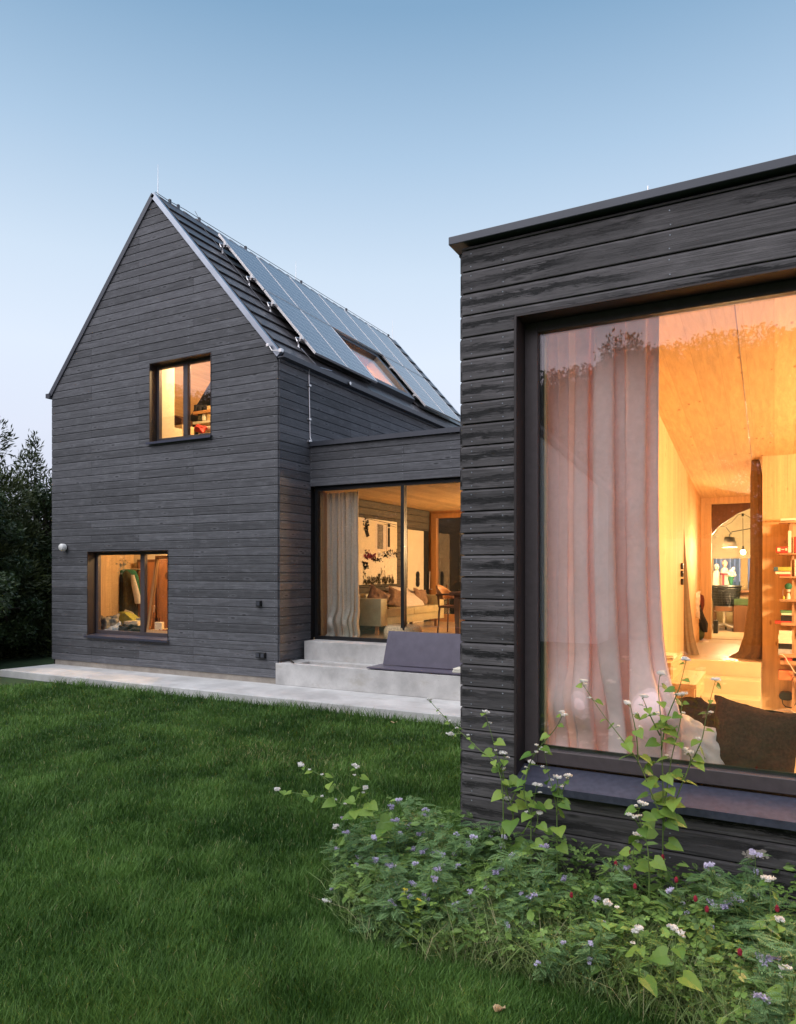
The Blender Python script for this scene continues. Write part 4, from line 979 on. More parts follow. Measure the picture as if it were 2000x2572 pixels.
a, b = onY(294, 1430, 10.3), onY(352, 1430, 10.3); MB().tube([a, b], .012, 8).build('rail', M['alu'], rail); MB().box(a[0]-.03, b[0]+.03, 10.42, 10.46, a[2]-.03, a[2]+.03).build('board', M['deskw'], rail)
def garment(label, mat, rows, Y, fold=.14, nf=8, seed=0):
    mb = loft(rows, Y, .38, 48, fold, nf, seed=seed); return thing_mesh('hanging_coat', mb, M[mat], label, 'coat', onY(rows[-1][0], rows[-1][1], Y), 'clothes hanging in the lower room', smooth=True)
garment('red garment at the left end of the hanging clothes', 'red', [(299, 1436, 2), (299, 1445, 5), (298, 1490, 6), (298, 1555, 6)], 10.27)
garment('black coat with pale trim hanging beside the red garment', 'darkf', [(306, 1436, 2), (306, 1444, 8), (307, 1480, 10), (308, 1545, 12)], 10.18, seed=1)
garment('long olive wool coat in the middle of the hanging clothes', 'olivef', [(318, 1433, 2), (319, 1441, 9), (324, 1480, 12), (328, 1560, 18)], 10.12, seed=2)
garment('green knitted top hanging above the coats', 'greenf', [(318, 1430, 6), (320, 1433, 20), (328, 1450, 20), (336, 1475, 15), (344, 1495, 9)], 10.22, .08, 5, 3)
garment('cream jacket sleeve hanging at the right of the coats', 'cream', [(333, 1444, 4), (338, 1470, 7), (345, 1500, 8), (348, 1516, 8)], 10.06, .05, 5, 4)
def bin_(name, label, mat, cat, *a, group=None): return thing_mesh(name, PB(*a), M[mat], label, cat, onY(a[0], a[3], a[4]), group, bevel=.003)
# magazine file with slanted side
p = [onY(*q_, 9.75) for q_ in ((297, 1580), (333, 1582), (333, 1556), (312, 1539), (297, 1537))]
thing_mesh('magazine_file', MB().prism(p, (0, .2, 0)), M['lime'], 'yellow magazine file standing in the lower window room', 'magazine file', p[0])
bin_('storage_box', 'white box with dark rim in front of the yellow magazine file', 'paper', 'box', 311, 1561, 329, 1580, 9.6, .14)
bin_('storage_box', 'cream box beside the white box in the lower room', 'plaster', 'box', 330, 1560, 345, 1582, 9.6, .14)
p = [onY(*q_, 9.9) for q_ in ((309, 1540), (331, 1552), (335, 1541), (331, 1537), (314, 1531))]
thing_mesh('paper_sheet', MB().prism(p, (0, .01, 0)), M['paper'], 'loose white papers sticking up behind the yellow file', 'paper', p[0])
bin_('storage_box', 'grey box behind the cream box in the lower room', 'lightf', 'box', 340, 1553, 353, 1575, 9.85, .14)
t = empty('writing_table', onY(400, 1600, 9.75), 'small table with a pen holder behind the tilted sash', 'table')
a, b = onY(372, 1582, 9.75), onY(440, 1582, 9.75); MB().box(a[0], b[0], 9.7, 10.25, a[2]-.03, a[2]).build('tabletop', M['deskw'], t)
for x in (a[0]+.05, b[0]-.06):
    for y in (9.74, 10.2): MB().box(x-.02, x+.02, y-.02, y+.02, .36, a[2]-.03).build('leg', M['deskw'], t)
t = empty('pen_holder', onY(397, 1582, 9.8), 'cream pen holder with pens on the small table', 'pen holder')
PB(388, 1563, 406, 1582, 9.78, .07).build('cup', M['paper'], t, bevel=.01)
mb = MB()
for px, lean_ in ((391, -2), (395, 1), (399, 2)): mb.tube([onY(px, 1575, 9.81), onY(px+lean_, 1552, 9.81)], .006, 5)
mb.build('pens', M['darkf'], t)
t = empty('cupboard', onY(410, 1600, 10.3), 'red brown wooden cupboard with panelled door in the lower room', 'cupboard')
PB(394, 1404, 470, 1606, 10.3, .18).build('case', M['cupboard'], t)
PB(398, 1409, 460, 1598, 10.275, .025).build('door', M['cupboard'], t, bevel=.006)
mb = loft([(421, 1438, 4), (421, 1446, 6), (421, 1454, 4)], 10.27, .1, 12); mb.build('ornament', M['walnut'], t)
t = empty('cupboard', onY(352, 1600, 10.36), 'dark brown tall cabinet behind the window mullion', 'cupboard')
PB(344, 1405, 392, 1606, 10.34, .14).build('case', M['walnut'], t); PB(347, 1412, 388, 1600, 10.32, .02).build('door', M['cupboard'], t)
# hanging star ornament
c = onY(308, 1412, 9.35); t = empty('hanging_ornament', c, 'pale paper star ornament hanging inside the lower gable window', 'ornament')
mb = MB(); mb.tube([onY(308, 1388, 9.35), onY(308, 1400, 9.35)], .003, 4)
rnd = random.Random(2)
mb.lathe(onY(308, 1398, 9.35), [(.045, -.004), (.052, 0), (.045, .004), (.045, -.004)], 20, 'y'); mb.build('ring', M['alu'], t)
mb = MB()
for i in range(46):
    p = Vector(onY(308+rnd.gauss(0, 5), 1417+rnd.gauss(0, 8), 9.35+rnd.gauss(0, .03))); r_ = .025
    for k in range(3):
        a_ = rnd.uniform(0, 3.14); d_ = Vector((math.cos(a_), .2, math.sin(a_)))*r_; e_ = Vector((-math.sin(a_), 0, math.cos(a_)))*r_*.25
        mb.poly([p-d_, p-e_, p+d_, p+e_])
mb.build('star', M['paper'], t)
# upper room
t = empty('wall_shelf', onY(508, 1058, 10.9), 'white wall shelf with folders in the upper gable room', 'shelf')
PB(484, 1056, 560, 1060, 10.9, .3).build('board', M['plaster'], t); PB(484, 1031, 560, 1034, 10.9, .3).build('board', M['oak'], t)
for i, (a, b, c_, d_, m_, lab) in enumerate(((487, 1016, 493, 1031, 'darkf', 'black folder at the left of the upper room shelf'), (498, 1016, 505, 1031, 'darkf', 'black folder in the middle of the upper room shelf'), (511, 1016, 518, 1031, 'darkf', 'black folder at the right of the upper room shelf'),
      (508, 1034, 514, 1056, 'paper', 'tall white book standing under the black folders'), (497, 1040, 506, 1056, 'olivef', 'dark boxes on the lower shelf of the upper room'), (520, 1014, 560, 1056, 'deskw', 'pale wooden box filling the right of the upper shelf'))):
    bin_('folder' if i < 3 else 'book' if i == 3 else 'storage_box', lab, m_, 'folder' if i < 3 else 'book' if i == 3 else 'box', a, b, c_, d_, 10.93, .2)
t = empty('armchair', onY(515, 1090, 10.3), 'soft armchair seen low in the right upper gable pane', 'armchair')
PB(488, 1082, 560, 1100, 10.2, .5).build('seat', M['taupe'], t, bevel=.04); PB(505, 1064, 560, 1084, 10.5, .16).build('backrest', M['linen'], t, bevel=.04)
pillow('cushion', 'red cushion on the armchair of the upper room', 'red', onY(502, 1077, 10.35), .32, .16, .14, rx=-.5, ry=.3, seed=21)
bin_('storage_box', 'tall pale cardboard box inside the left upper pane', 'deskw', 'box', 432, 1066, 458, 1110, 9.7, .3)
bin_('cup', 'small red cup on the sill inside the upper window', 'red', 'cup', 416, 1061, 424, 1070, 9.5, .06)
bin_('side_cabinet', 'low cream cabinet below the red cup in the upper room', 'plaster', 'cabinet', 415, 1071, 429, 1110, 9.42, .3)
p = [onY(*q_, 10.4) for q_ in ((424, 1072), (432, 1040), (456, 1052), (456, 1070))]
thing_mesh('wedge_cushion', MB().prism(p, (0, .3, 0)), M['brownvel'], 'dark brown wedge cushion behind the cardboard box', 'cushion', p[0], bevel=.02)
# ================================================================= WING INTERIOR THINGS
YWL = 9.66
t = empty('bookshelf', onY(1985, 1805, YWL), 'brown spine bookshelf on the spruce wall with boards both sides of a post', 'bookshelf')
sh = [(1957, 1309, 5), (1958, 1389, 4), (1958, 1448, 4), (1958, 1507, 4), (1962, 1567, 4), (1960, 1647, 4), (1960, 1665, 4), (1993, 1708, 4), (1960, 1804, 6)]
for i, (px, py, th_) in enumerate(sh): PB(px, py, 2075, py+th_, 9.42, .24).build('shelf', M['shelfw'], t, bevel=.003)
for a, b in ((1314, 1389), (1393, 1448), (1452, 1507), (1511, 1567), (1571, 1647), (1669, 1804)): PB(1990-(4 if a < 1390 else 0), a, 1996-(4 if a < 1390 else 0), b, 9.5, .15).build('post', M['shelfw'], t)
ZB = 9.44
def bk(label, mat, x0, y0, x1, y1, cat='book', Y=ZB, d=.16, name=None): return bin_(name or cat.split()[-1], label, mat, cat, x0, y0, x1, y1, Y, d, group='books and boxes on the spruce wall shelf')
bk('pale book lying on the top shelf board', 'paper', 1961, 1301, 1999, 1308)
bk('red printed box on the second shelf', 'red', 1950, 1373, 1980, 1388.5, 'box')
bk('tall cream book beside the red printed box', 'paper', 1980, 1333, 1988, 1388.5)
bk('red book right of the shelf post', 'red', 1995, 1348, 2003, 1388.5)
bk('olive green book with a blue spine end', 'lime', 1955, 1424, 1988, 1434)
bk('dark blue book end beside the olive green book', 'blue', 1944, 1424, 1954.8, 1434.5)
bk('cream book under the olive green book', 'paper', 1948, 1436, 1986, 1442)
bk('red and white book at the bottom of the third shelf pile', 'red', 1960, 1442.3, 1986, 1447.5)
bk('tall pink white book right of the post on the third shelf', 'cream', 1996, 1405, 2005, 1447.5)
bk('dark green book on the fifth shelf pile', 'green', 1961, 1534, 1990, 1540)
bk('cream book under the dark green book', 'paper', 1963, 1540.3, 1989, 1545)
bk('dark camera case on the fifth shelf', 'darkf', 1962, 1548, 1990, 1560, 'case')
bk('red book protruding at the left of the fifth shelf', 'red', 1947, 1560.5, 1988, 1566.5)
bk('uppermost cream book of the tall pile', 'paper', 1957, 1585, 1990, 1596); bk('second cream book of the tall pile', 'paper', 1955, 1597, 1989, 1607); bk('third cream book of the tall pile', 'paper', 1956, 1608, 1990, 1616)
bk('black folder bundle in the tall pile', 'darkf', 1956, 1617, 1990, 1630, 'folder'); bk('grey magazine bundle under the black folders', 'lightf', 1955, 1631, 1989, 1646.5, 'magazine')
bk('small red box under the magazine shelf', 'red', 1971, 1652, 1991, 1664.5, 'box'); bk('orange patterned carton low on the shelf', 'orange', 1956, 1686, 1991, 1707.5, 'box')
bk('white sheet stack on the lowest board', 'paper', 1962, 1797, 2000, 1803.5, 'paper', name='paper_stack')
# small marks on the red printed box
mb = PB(1953, 1376, 1961, 1385, 9.434, .004); mb = PB(1963, 1379, 1971, 1381, 9.434, .004, mb); PB(1973, 1377, 1978, 1383, 9.434, .004, mb).build('print', M['plaster'], bpy.data.objects['box'])
t = empty('toy_figure', onY(1981, 1507, 9.5), 'small white toy figure with a mint green ball head on the shelf', 'toy')
loft([(1980, 1506, 6), (1981, 1498, 5), (1981, 1490, 3)], 9.5, 1, 14).build('body', M['paper'], t, smooth=True); loft([(1981, 1488, 2), (1981, 1486, 5), (1981, 1481, 5), (1981, 1478, 3)], 9.5, 1, 14).build('neck', M['cream'], t, smooth=True)
c = onY(1981, 1473, 9.5); MB().ball(c, .04, 14).build('head', M['greenf'], t, smooth=True); mb = MB(); mb.tube([onY(1975, 1504, 9.5), onY(1967, 1495, 9.5), onY(1967, 1483, 9.5), onY(1973, 1477, 9.5)], .004, 5); mb.build('wire', M['alu'], t)
t = empty('white_pull_toy', onY(1969, 1507, 9.47), 'tiny yellow and white figure left of the toy with the green head', 'toy'); loft([(1969, 1506.5, 3.2), (1969, 1502, 2.5), (1969, 1497, 1.2)], 9.47, 1, 10).build('body', M['yellow'], t)
t = empty('wall_speaker', onY(1974, 1748, 9.6), 'black rounded speaker box on the wall below the shelves', 'speaker')
a, b = onY(1957, 1757, 9.6), onY(1992, 1739, 9.6); r_ = (b[2]-a[2])/2; zc_ = (a[2]+b[2])/2
pts = [(a[0]+r_+r_*math.cos(math.radians(an)), 9.56, zc_+r_*math.sin(math.radians(an))) for an in range(90, 271, 15)]+[(b[0]-r_+r_*math.cos(math.radians(an)), 9.56, zc_+r_*math.sin(math.radians(an))) for an in range(-90, 91, 15)]
MB().prism(pts, (0, .1, 0)).build('body', M['black'], t, bevel=.01); MB().tube([onY(*q_, 9.6) for q_ in ((1965, 1757), (1967, 1768), (1974, 1775), (1988, 1778), (1998, 1770), (2003, 1755))], .006, 6).build('cable', M['black'], t)
o = thing_mesh('white_cable', MB().tube([onY(*q_, 9.4) for q_ in ((1959, 1644), (1966, 1644), (1974, 1652), (1981, 1665), (1989, 1676), (1996, 1688), (2004, 1694))], .005, 6), M['paper'], 'white cable dangling over the lower shelves', 'cable', onY(1980, 1690, 9.4))
# writing desk by the left wall
t = empty('writing_desk', (-.9, 7.6, -.05), 'pale wood writing desk with an upper drawer case by the left wall', 'desk')
xw = XIN+.01; MB().box(xw, -.62, 6.95, 7.95, .66, .70).build('desktop', M['deskw'], t, bevel=.004); MB().box(xw, -.64, 6.98, 7.92, .50, .66).build('drawer_case', M['deskw'], t); MB().box(-.64, -.628, 7.03, 7.87, .52, .645).build('drawer', M['deskw'], t, bevel=.003)
MB().box(xw, -.84, 6.98, 7.92, .70, .88).build('upper_case', M['deskw'], t, bevel=.003); MB().box(-.84, -.832, 7.03, 7.87, .73, .85).build('drawer', M['deskw'], t, bevel=.003)
for x in (xw+.03, -.68):
    for y in (7.02, 7.88): MB().box(x-.025, x+.025, y-.025, y+.025, -.05, .5).build('leg', M['deskw'], t)
rnd = random.Random(4)
for i, lab in enumerate(('lowest', 'middle', 'topmost')):
    p = MB(); x_, y_ = -.93+rnd.uniform(-.02, .02), 7.45+rnd.uniform(-.1, .1); z_ = .882+.012*i
    p.box(x_-.09, x_+.09, y_-.14, y_+.14, z_, z_+.008); thing_mesh('paper_stack', p, M['paper'], f'{lab} kraft envelope in the pile on the writing desk', 'envelope', (x_, y_, z_), 'envelopes on the desk')
# switches by the corridor corner
t = empty('round_switches', (XIN, 9.66, 1.5), 'three round black switches on the corridor corner post', 'switch')
mb = MB()
for py in (1422, 1441, 1461): p = onY(1707, py, 9.665); mb.lathe((XIN+.002, 9.6, p[2]), [(.001, 0), (.04, 0), (.04, .03), (.001, .032)], 16, 'x')
mb.build('switch', M['black'], t)
# corridor: vase and cloth doll
c = onZ(1755, 1607, FL); t = empty('glass_vase', c, 'big round green glass vase on the corridor floor', 'vase')
loft([(1755, 1607, 9), (1755, 1600, 14), (1755, 1590, 16.5), (1755, 1580, 16), (1755, 1572, 11), (1755, 1566, 6), (1755, 1562, 6)], c[1], 1, 24).build('body', M['greenglass'], t, smooth=True)
yd = c[1]-.12; t = empty('cloth_doll', onY(1757, 1565, yd), 'cloth doll with long auburn hair propped on the green vase', 'doll')
loft([(1754, 1497, 3), (1753, 1501, 7), (1752, 1507, 8), (1753, 1513, 7), (1756, 1519, 3)], yd, .9, 18).build('head', M['skin'], t, smooth=True)
loft([(1757, 1492, 3), (1759, 1496, 9), (1762, 1507, 8), (1764, 1520, 6), (1763, 1535, 3)], yd+.05, .8, 20, .08, 9).build('hair', M['hair'], t, smooth=True)
loft([(1757, 1518, 3), (1753, 1526, 9), (1755, 1545, 13), (1765, 1565, 13), (1772, 1588, 5)], yd+.03, .7, 24, .12, 7).build('dress', M['darkf'], t, smooth=True)
mb = MB(); 
for px in (1749.5, 1754.5): mb.ball(onY(px, 1504, yd-.055), .011, 8)
mb.build('eye', M['white'], t)
pillow('cushion', 'cream cushion behind the left corridor curtain', 'cream', onY(1737, 1520, 11.6), .25, .42, .12, seed=31)
# kitchen things
yk = 14.6; a = onY(1790, 1485, yk)
t = empty('work_table', (a[0]+.5, 14.8, FL), 'dark edged work table under the kitchen window', 'table'); xw0, xw1 = onY(1788, 1485, yk)[0], onY(1905, 1485, yk)[0]; zt = onY(1850, 1483, yk)[2]
MB().box(xw0, xw1, yk, yk+.8, zt-.04, zt).build('tabletop', M['walnut'], t); MB().box(xw0, xw1, yk+.05, yk+.1, zt-.12, zt-.04).build('apron', M['walnut'], t)
for x in (xw0+.05, (xw0+xw1)/2, xw1-.05): MB().box(x-.03, x+.03, yk+.05, yk+.11, FL, zt-.12).build('leg', M['walnut'], t)
yc = 14.15; c = onY(1824, 1570, yc)
t = empty('office_chair', (c[0], yc, FL), 'dark swivel chair on castors in front of the work table', 'chair')
PB(1797, 1524, 1842, 1535, yc, .4).build('seat', M['walnut'], t, bevel=.01); MB().tube([onY(1821, 1535, yc+.2), (onY(1821, 1535, yc+.2)[0], yc+.2, FL+.12)], .025, 10).build('column', M['alu'], t)
bxx = onY(1821, 1535, yc+.2)[0]; mb = MB(); w_ = MB()
for k in range(5):
    an = k*1.2566+.3; e = (bxx+.26*math.cos(an), yc+.2+.26*math.sin(an), FL+.08); mb.tube([(bxx, yc+.2, FL+.12), e], .018, 6); w_.lathe((e[0]-.015, e[1], FL+.03), [(.001, 0), (.03, 0), (.03, .03), (.001, .03)], 10, 'x')
mb.build('base', M['alu'], t); w_.build('caster', M['black'], t); mb = MB(); mb.lathe((bxx, yc+.2, FL+.36), [(.17, -.008), (.18, 0), (.17, .008), (.165, 0), (.17, -.008)], 24); mb.build('foot_ring', M['alu'], t)
t = empty('laundry_basket', onY(1822, 1523, yc+.1), 'black perforated basket of cloths on the swivel chair', 'basket')
mb = MB(); NA = 28; yy = yc+.18
def bp(k, v):
    an = 2*math.pi*k/NA; c0 = onY(1823, 1522, yy); r0 = .17+.055*v; return (c0[0]+r0*1.15*math.cos(an), yy+r0*math.sin(an), c0[2]+.36*v)
for i in range(9):
    mb.tube([bp(k, i/8) for k in range(NA+1)], .008 if i < 7 else .018, 4)
for k in range(NA): mb.tube([bp(k, 0), bp(k, 1)], .008, 4)
mb.build('weave', M['black'], t)
loft([(1822, 1520, 20), (1823, 1492, 25), (1822, 1478, 24), (1828, 1472, 16), (1820, 1469, 7)], yy, .8, 24, .08, 5).build('cloth', M['darkf'], t, smooth=True)
for i, (px, py, r_, mt, lab) in enumerate(((1821, 1415, 7.5, 'skin', 'tall faceless cloth doll with a red sash on the work table'), (1801, 1423, 7, 'cream', 'pale faceless cloth doll left of the tall doll'))):
    yy = 14.9+.1*i; t = empty('craft_doll', onY(px, 1483, yy), lab, 'doll')
    loft([(px, py-r_, 2), (px, py-r_*.6, r_*.8), (px, py, r_), (px, py+r_*.7, r_*.75), (px, py+r_*1.3, r_*.4)], yy, 1, 18).build('head', M[mt], t, smooth=True)
    loft([(px, py+9, 3), (px-1, py+16, 9), (px-1, py+26, 9), (px, py+45, 12), (px, 1483, 14-3*i)], yy, .7, 24, .07, 7).build('dress', M['linen' if i == 0 else 'cream'], t, smooth=True)
    if i == 0: mb = PB(1815, 1440, 1820, 1475, yy-.14, .01); PB(1809, 1440, 1829, 1444, yy-.14, .01, mb).build('sash', M['crimson'], t)
t = empty('bouquet', onY(1838, 1483, 14.85), 'white flower bouquet in a glass on the work table', 'bouquet')
mb = MB(); rnd = random.Random(6)
for i in range(26): mb.ball(onY(1838+rnd.gauss(0, 5), 1440+rnd.gauss(0, 4.5), 14.85+rnd.gauss(0, .05)), .035, 6)
mb.build('blossoms', M['petal'], t); loft([(1838, 1483, 4), (1837, 1470, 3), (1836, 1455, 7), (1838, 1448, 8)], 14.85, .9, 12, .2, 5).build('stems', M['greenf'], t)
t = empty('glass_jug', onY(1871, 1483, 14.8), 'clear glass jug on the work table by the window post', 'jug'); loft([(1871, 1483, 5), (1871, 1475, 5.5), (1871, 1466, 3.5), (1871, 1460, 4)], 14.8, 1, 16).build('body', M['glasslow'], t, smooth=True)
for i, (x0_, y0_, x1_, y1_, mt, lab) in enumerate(((1844, 1505, 1882, 1520, 'greenglass', 'dark green crate stacked on the wooden chest'), (1843, 1522, 1880, 1600, 'walnut', 'dark wooden chest right of the swivel chair'), (1792, 1560, 1803, 1604, 'darkf', 'black slim bin beside the corridor door post'))):
    bin_(('crate', 'chest', 'bin')[i], lab, mt, ('crate', 'chest', 'bin')[i], x0_, y0_, x1_, y1_, 14.1-(.5 if i == 2 else 0), .45 if i < 2 else .2)
# lamps in the kitchen
t = empty('shade_lamp', onY(1833, 1340, 13.6), 'lit swing arm lamp with a conical metal shade in the kitchen', 'lamp'); yl = 13.6
loft([(1833, 1350, 11.5), (1833, 1375, 19)], yl, 1, 28); mb = MB()
R1 = []
for cx, py, hw in ((1833, 1350, 12), (1833, 1375, 19)):
    a = onY(cx-hw, py, yl); b = onY(cx+hw, py, yl); r_ = (b[0]-a[0])/2; c0 = (a[0]+b[0])/2; R1.append([(c0+r_*math.cos(2*math.pi*k/28), yl+r_*math.sin(2*math.pi*k/28), a[2]) for k in range(29)])
mb.grid(R1); mb.build('lamp_shade', M['alu'], t, smooth=True, solid=.004); ca = onY(1833, 1368, yl); MB().ball(ca, .04, 12).build('bulb', M['bulb'], t, smooth=True)
mb = MB(); mb.tube([onY(1833, 1350, yl), onY(1833, 1343, yl), onY(1838, 1338, yl)], .012, 6); mb.tube([onY(1838, 1336, yl), onY(1900, 1325, yl+.1)], .008, 6); mb.tube([onY(1824, 1324, yl), onY(1838, 1342, yl)], .006, 6); mb.build('arm', M['metal'], t)
t = empty('pendant_lamp', onY(1867, 1390, 14.0), 'bare lit bulb hanging on a black cord in the kitchen', 'lamp'); yl = 14.0
MB().tube([onY(1866.5, 1300, yl), onY(1867, 1372, yl)], .005, 6).build('cord', M['black'], t); loft([(1867, 1371, 2.6), (1867, 1381, 2.9)], yl, 1, 14).build('socket', M['black'], t); loft([(1866.3, 1290, 3.2), (1866.3, 1297, 2.8)], yl, 1, 14).build('canopy', M['black'], t)
c = onY(1867, 1387, yl); MB().ball(c, .04, 12).build('bulb', M['bulb'], t, smooth=True)
mb = MB(); mb.tube([onY(*q_, 14.0) for q_ in ((1800, 1322), (1820, 1322), (1838, 1312), (1855, 1293), (1866, 1290), (1880, 1297), (1900, 1312))], .004, 5); mb.build('cable', M['black'], t)
# ================================================================= GROUND
GZ0 = -.12
o = MB().poly([(-120, -120, GZ0), (120, -120, GZ0), (120, 160, GZ0), (-120, 160, GZ0)]).build('lawn_ground', None or simple('soil under grass', (.03, .06, .016), .95, .4, 6), None); tag(o, kind='structure')
def inpoly(x, y, P):
    c = np.zeros(len(x), bool); n = len(P)
    for i in range(n):
        x1, y1 = P[i]; x2, y2 = P[(i+1) % n]
        k = ((y1 > y) != (y2 > y)) & (x < (x2-x1)*(y-y1)/((y2-y1) if y2 != y1 else 1e-9)+x1); c ^= k
    return c
BED = [onZ(px, py, GZ0)[:2] for px, py in ((838, 2240), (850, 2300), (930, 2372), (1020, 2405), (1250, 2445), (1500, 2515), (1700, 2580))]+[(.3, 2.62), (3.4, 2.5), (3.4, 4.08), (-1.74, 4.08), (-2.1, 4.22)]+[onZ(px, py, GZ0)[:2] for px, py in ((960, 2150), (880, 2185))]
def vnoise(x, y, s, seed=0):
    """cheap smooth 2-d value noise, numpy"""
    r = np.random.default_rng(seed); T = r.random((64, 64)); X = x/s; Y = y/s; xi = np.floor(X).astype(int); yi = np.floor(Y).astype(int); fx_ = X-xi; fy_ = Y-yi
    fx_ = fx_*fx_*(3-2*fx_); fy_ = fy_*fy_*(3-2*fy_); g = lambda a, b: T[a % 64, b % 64]
    return (g(xi, yi)*(1-fx_)+g(xi+1, yi)*fx_)*(1-fy_)+(g(xi, yi+1)*(1-fx_)+g(xi+1, yi+1)*fx_)*fy_
def blades(name, X, Y, h, w, mat, lean, lv, z0=GZ0):
    n = len(X); an = RNG.uniform(0, 2*np.pi, n); la = RNG.uniform(0, 2*np.pi, n) if np.isscalar(lean) else lean[1]
    ln = (lean if np.isscalar(lean) else lean[0])*h*RNG.uniform(.3, 1.3, n)
    dx, dy = np.cos(an)*w/2, np.sin(an)*w/2; lx, ly = np.cos(la)*ln, np.sin(la)*ln
    V = np.zeros((n, 5, 3)); z0 = np.full(n, z0)
    V[:, 0] = np.c_[X-dx, Y-dy, z0]; V[:, 1] = np.c_[X+dx, Y+dy, z0]
    V[:, 2] = np.c_[X+dx*.8+lx*.35, Y+dy*.8+ly*.35, z0+h*.58]; V[:, 3] = np.c_[X-dx*.8+lx*.35, Y-dy*.8+ly*.35, z0+h*.58]
    V[:, 4] = np.c_[X+lx, Y+ly, z0+h]
    b = np.arange(n)*5
    # quad + degenerate-free triangle stored as two triangle fans of quads
    Fq = np.concatenate([np.stack([b, b+1, b+2], 1), np.stack([b, b+2, b+3], 1), np.stack([b+3, b+2, b+4], 1)])
    return npmesh(name, V.reshape(-1, 3), Fq, mat, np.concatenate([lv, lv, lv]))
n = 780000
r_ = np.exp(RNG.uniform(math.log(2.2), math.log(13), n)); a_ = RNG.uniform(math.radians(-16), math.radians(76), n)  # angle left of +Y
X = -np.sin(a_)*r_; Y = np.cos(a_)*r_
keep = ~((Y > 7.80) & (X > -12.1-.3)) & ~((X > XC-.03) & (Y > YC-.04)) & ~((X < -12.1) & (Y > 8.3)) & ~(inpoly(X, Y, BED) & (RNG.random(n) > .12))
X, Y, r_ = X[keep], Y[keep], r_[keep]; n = len(X)
tuft = vnoise(X, Y, .35, 1); big = vnoise(X+50, Y+50, 1.6, 2); fine = vnoise(X, Y, .09, 5)
h = (.020+.024*RNG.random(n)+.030*tuft**1.5+.014*fine)*(.8+.5*big)
edge = (Y > 7.60) & (X > -12.6); h[edge] += RNG.random(edge.sum())**2*.09
edge = (X > XC-.25) & (Y > YC-.2); h[edge] += RNG.random(edge.sum())**2*.08
la = vnoise(X, Y, .3, 3)*12.5
lv = np.clip(-.06+.62*tuft**1.6+.42*vnoise(X+9, Y+4, .8, 11)*fine*1.4+.24*RNG.standard_normal(n), 0, .92)
dry = RNG.random(n) < .012+.10*np.exp(-(((X-onZ(700, 1900, GZ0)[0])/.9)**2+((Y-onZ(700, 1905, GZ0)[1])/.35)**2)); lv[dry] = 1.
o = blades('grass', X, Y, h, .0015+.00068*r_, M['grass'], (.45+.45*tuft*RNG.random(n), la+RNG.normal(0, 1.8, n)), lv); tag(o, kind='stuff')
# ================================================================= PLANTS
def leaf_tpl(kind):
    """flat leaf outline pieces (list of quads/tris in local x (width), y (length), z fold)"""
    if kind == 'heart':
        L = [(0, 0), (.34, -.16), (.52, .08), (.46, .4), (.22, .74), (0, 1.0)]
        pts = [(x, y, .12*abs(x)) for x, y in L]; ml = [(0, 0, 0), (0, .3, -.03), (0, .65, -.03), (0, 1., 0)]
        f = []
        R_ = pts; Lf = [(-x, y, z) for x, y, z in pts]
        for S in (R_, Lf): f += [[S[0], S[1], S[2], ml[1]], [ml[1], S[2], S[3], ml[2]], [ml[2], S[3], S[4], S[5]]]
        return f
    if kind == 'pin':
        f = [[(-.018, 0, 0), (.018, 0, 0), (.006, 1, 0), (-.006, 1, 0)]]
        for i in range(8):
            y = .12+.10*i; l = .30*(1-.5*abs(i-3)/4.); w = .028
            for s in (1, -1):
                f.append([(0, y, 0), (s*l*.5, y+.10-w, .02), (s*l, y+.17, 0), (s*l*.5, y+.10+w, .02)])
                f.append([(s*l*.40, y+.06, 0), (s*l*.62, y-.01, .02), (s*l*.70, y+.03, 0), (s*l*.5, y+.09, 0)]); f.append([(s*l*.6, y+.12, 0), (s*l*.78, y+.20, .02), (s*l*.86, y+.17, 0), (s*l*.75, y+.11, 0)])
        f.append([(0, .92, 0), (.05, 1., 0), (0, 1.14, 0), (-.05, 1., 0)]); return f
    if kind == 'tri':
        f = []
        for k in (0, 120, 240):
            a = math.radians(k); c, s = math.cos(a), math.sin(a)
            for q_ in ([(0, 0), (.26, .22), (.30, .6), (0, .72)], [(0, 0), (-.26, .22), (-.30, .6), (0, .72)]): f.append([(x*c-y*s, x*s+y*c, .06*abs(x)) for x, y in q_])
        return f
    if kind == 'oval':
        return [[(0, 0, 0), (.26, .3, .05), (.22, .7, .05), (0, 1, 0)], [(0, 0, 0), (-.26, .3, .05), (-.22, .7, .05), (0, 1, 0)]]
TPL = {k: leaf_tpl(k) for k in ('heart', 'pin', 'tri', 'oval')}
def put_leaf(mb, kind, p, direction, size, rnd, lv=None, up=None, droop=.25):
    d = Vector(direction).normalized(); u = Vector(up) if up else Vector((rnd.gauss(0, .35), rnd.gauss(0, .35), 1)); x = d.cross(u)
    if x.length < 1e-3: x = Vector((1, 0, 0))
    x.normalize(); z = x.cross(d); lv = rnd.random()*.9 if lv is None else lv
    for f in TPL[kind]: mb.poly([Vector(p)+(x*a+d*b+z*(c-droop*b*b))*size for a, b, c in f], None, lv)
def cluster(mb, p, r, n, rnd, s=.006, up=.5):
    for i in range(n):
        a = rnd.uniform(0, 6.28); q = Vector(p)+Vector((math.cos(a)*r*rnd.random()**.5, math.sin(a)*r*rnd.random()**.5, r*up*rnd.random()))
        for k in range(2):
            ax = Vector((rnd.gauss(0, 1), rnd.gauss(0, 1), rnd.gauss(0, 1))).normalized(); bx_ = ax.cross(Vector((.3, .5, .9))).normalized()
            mb.poly([q-ax*s, q-bx_*s, q+ax*s, q+bx_*s])
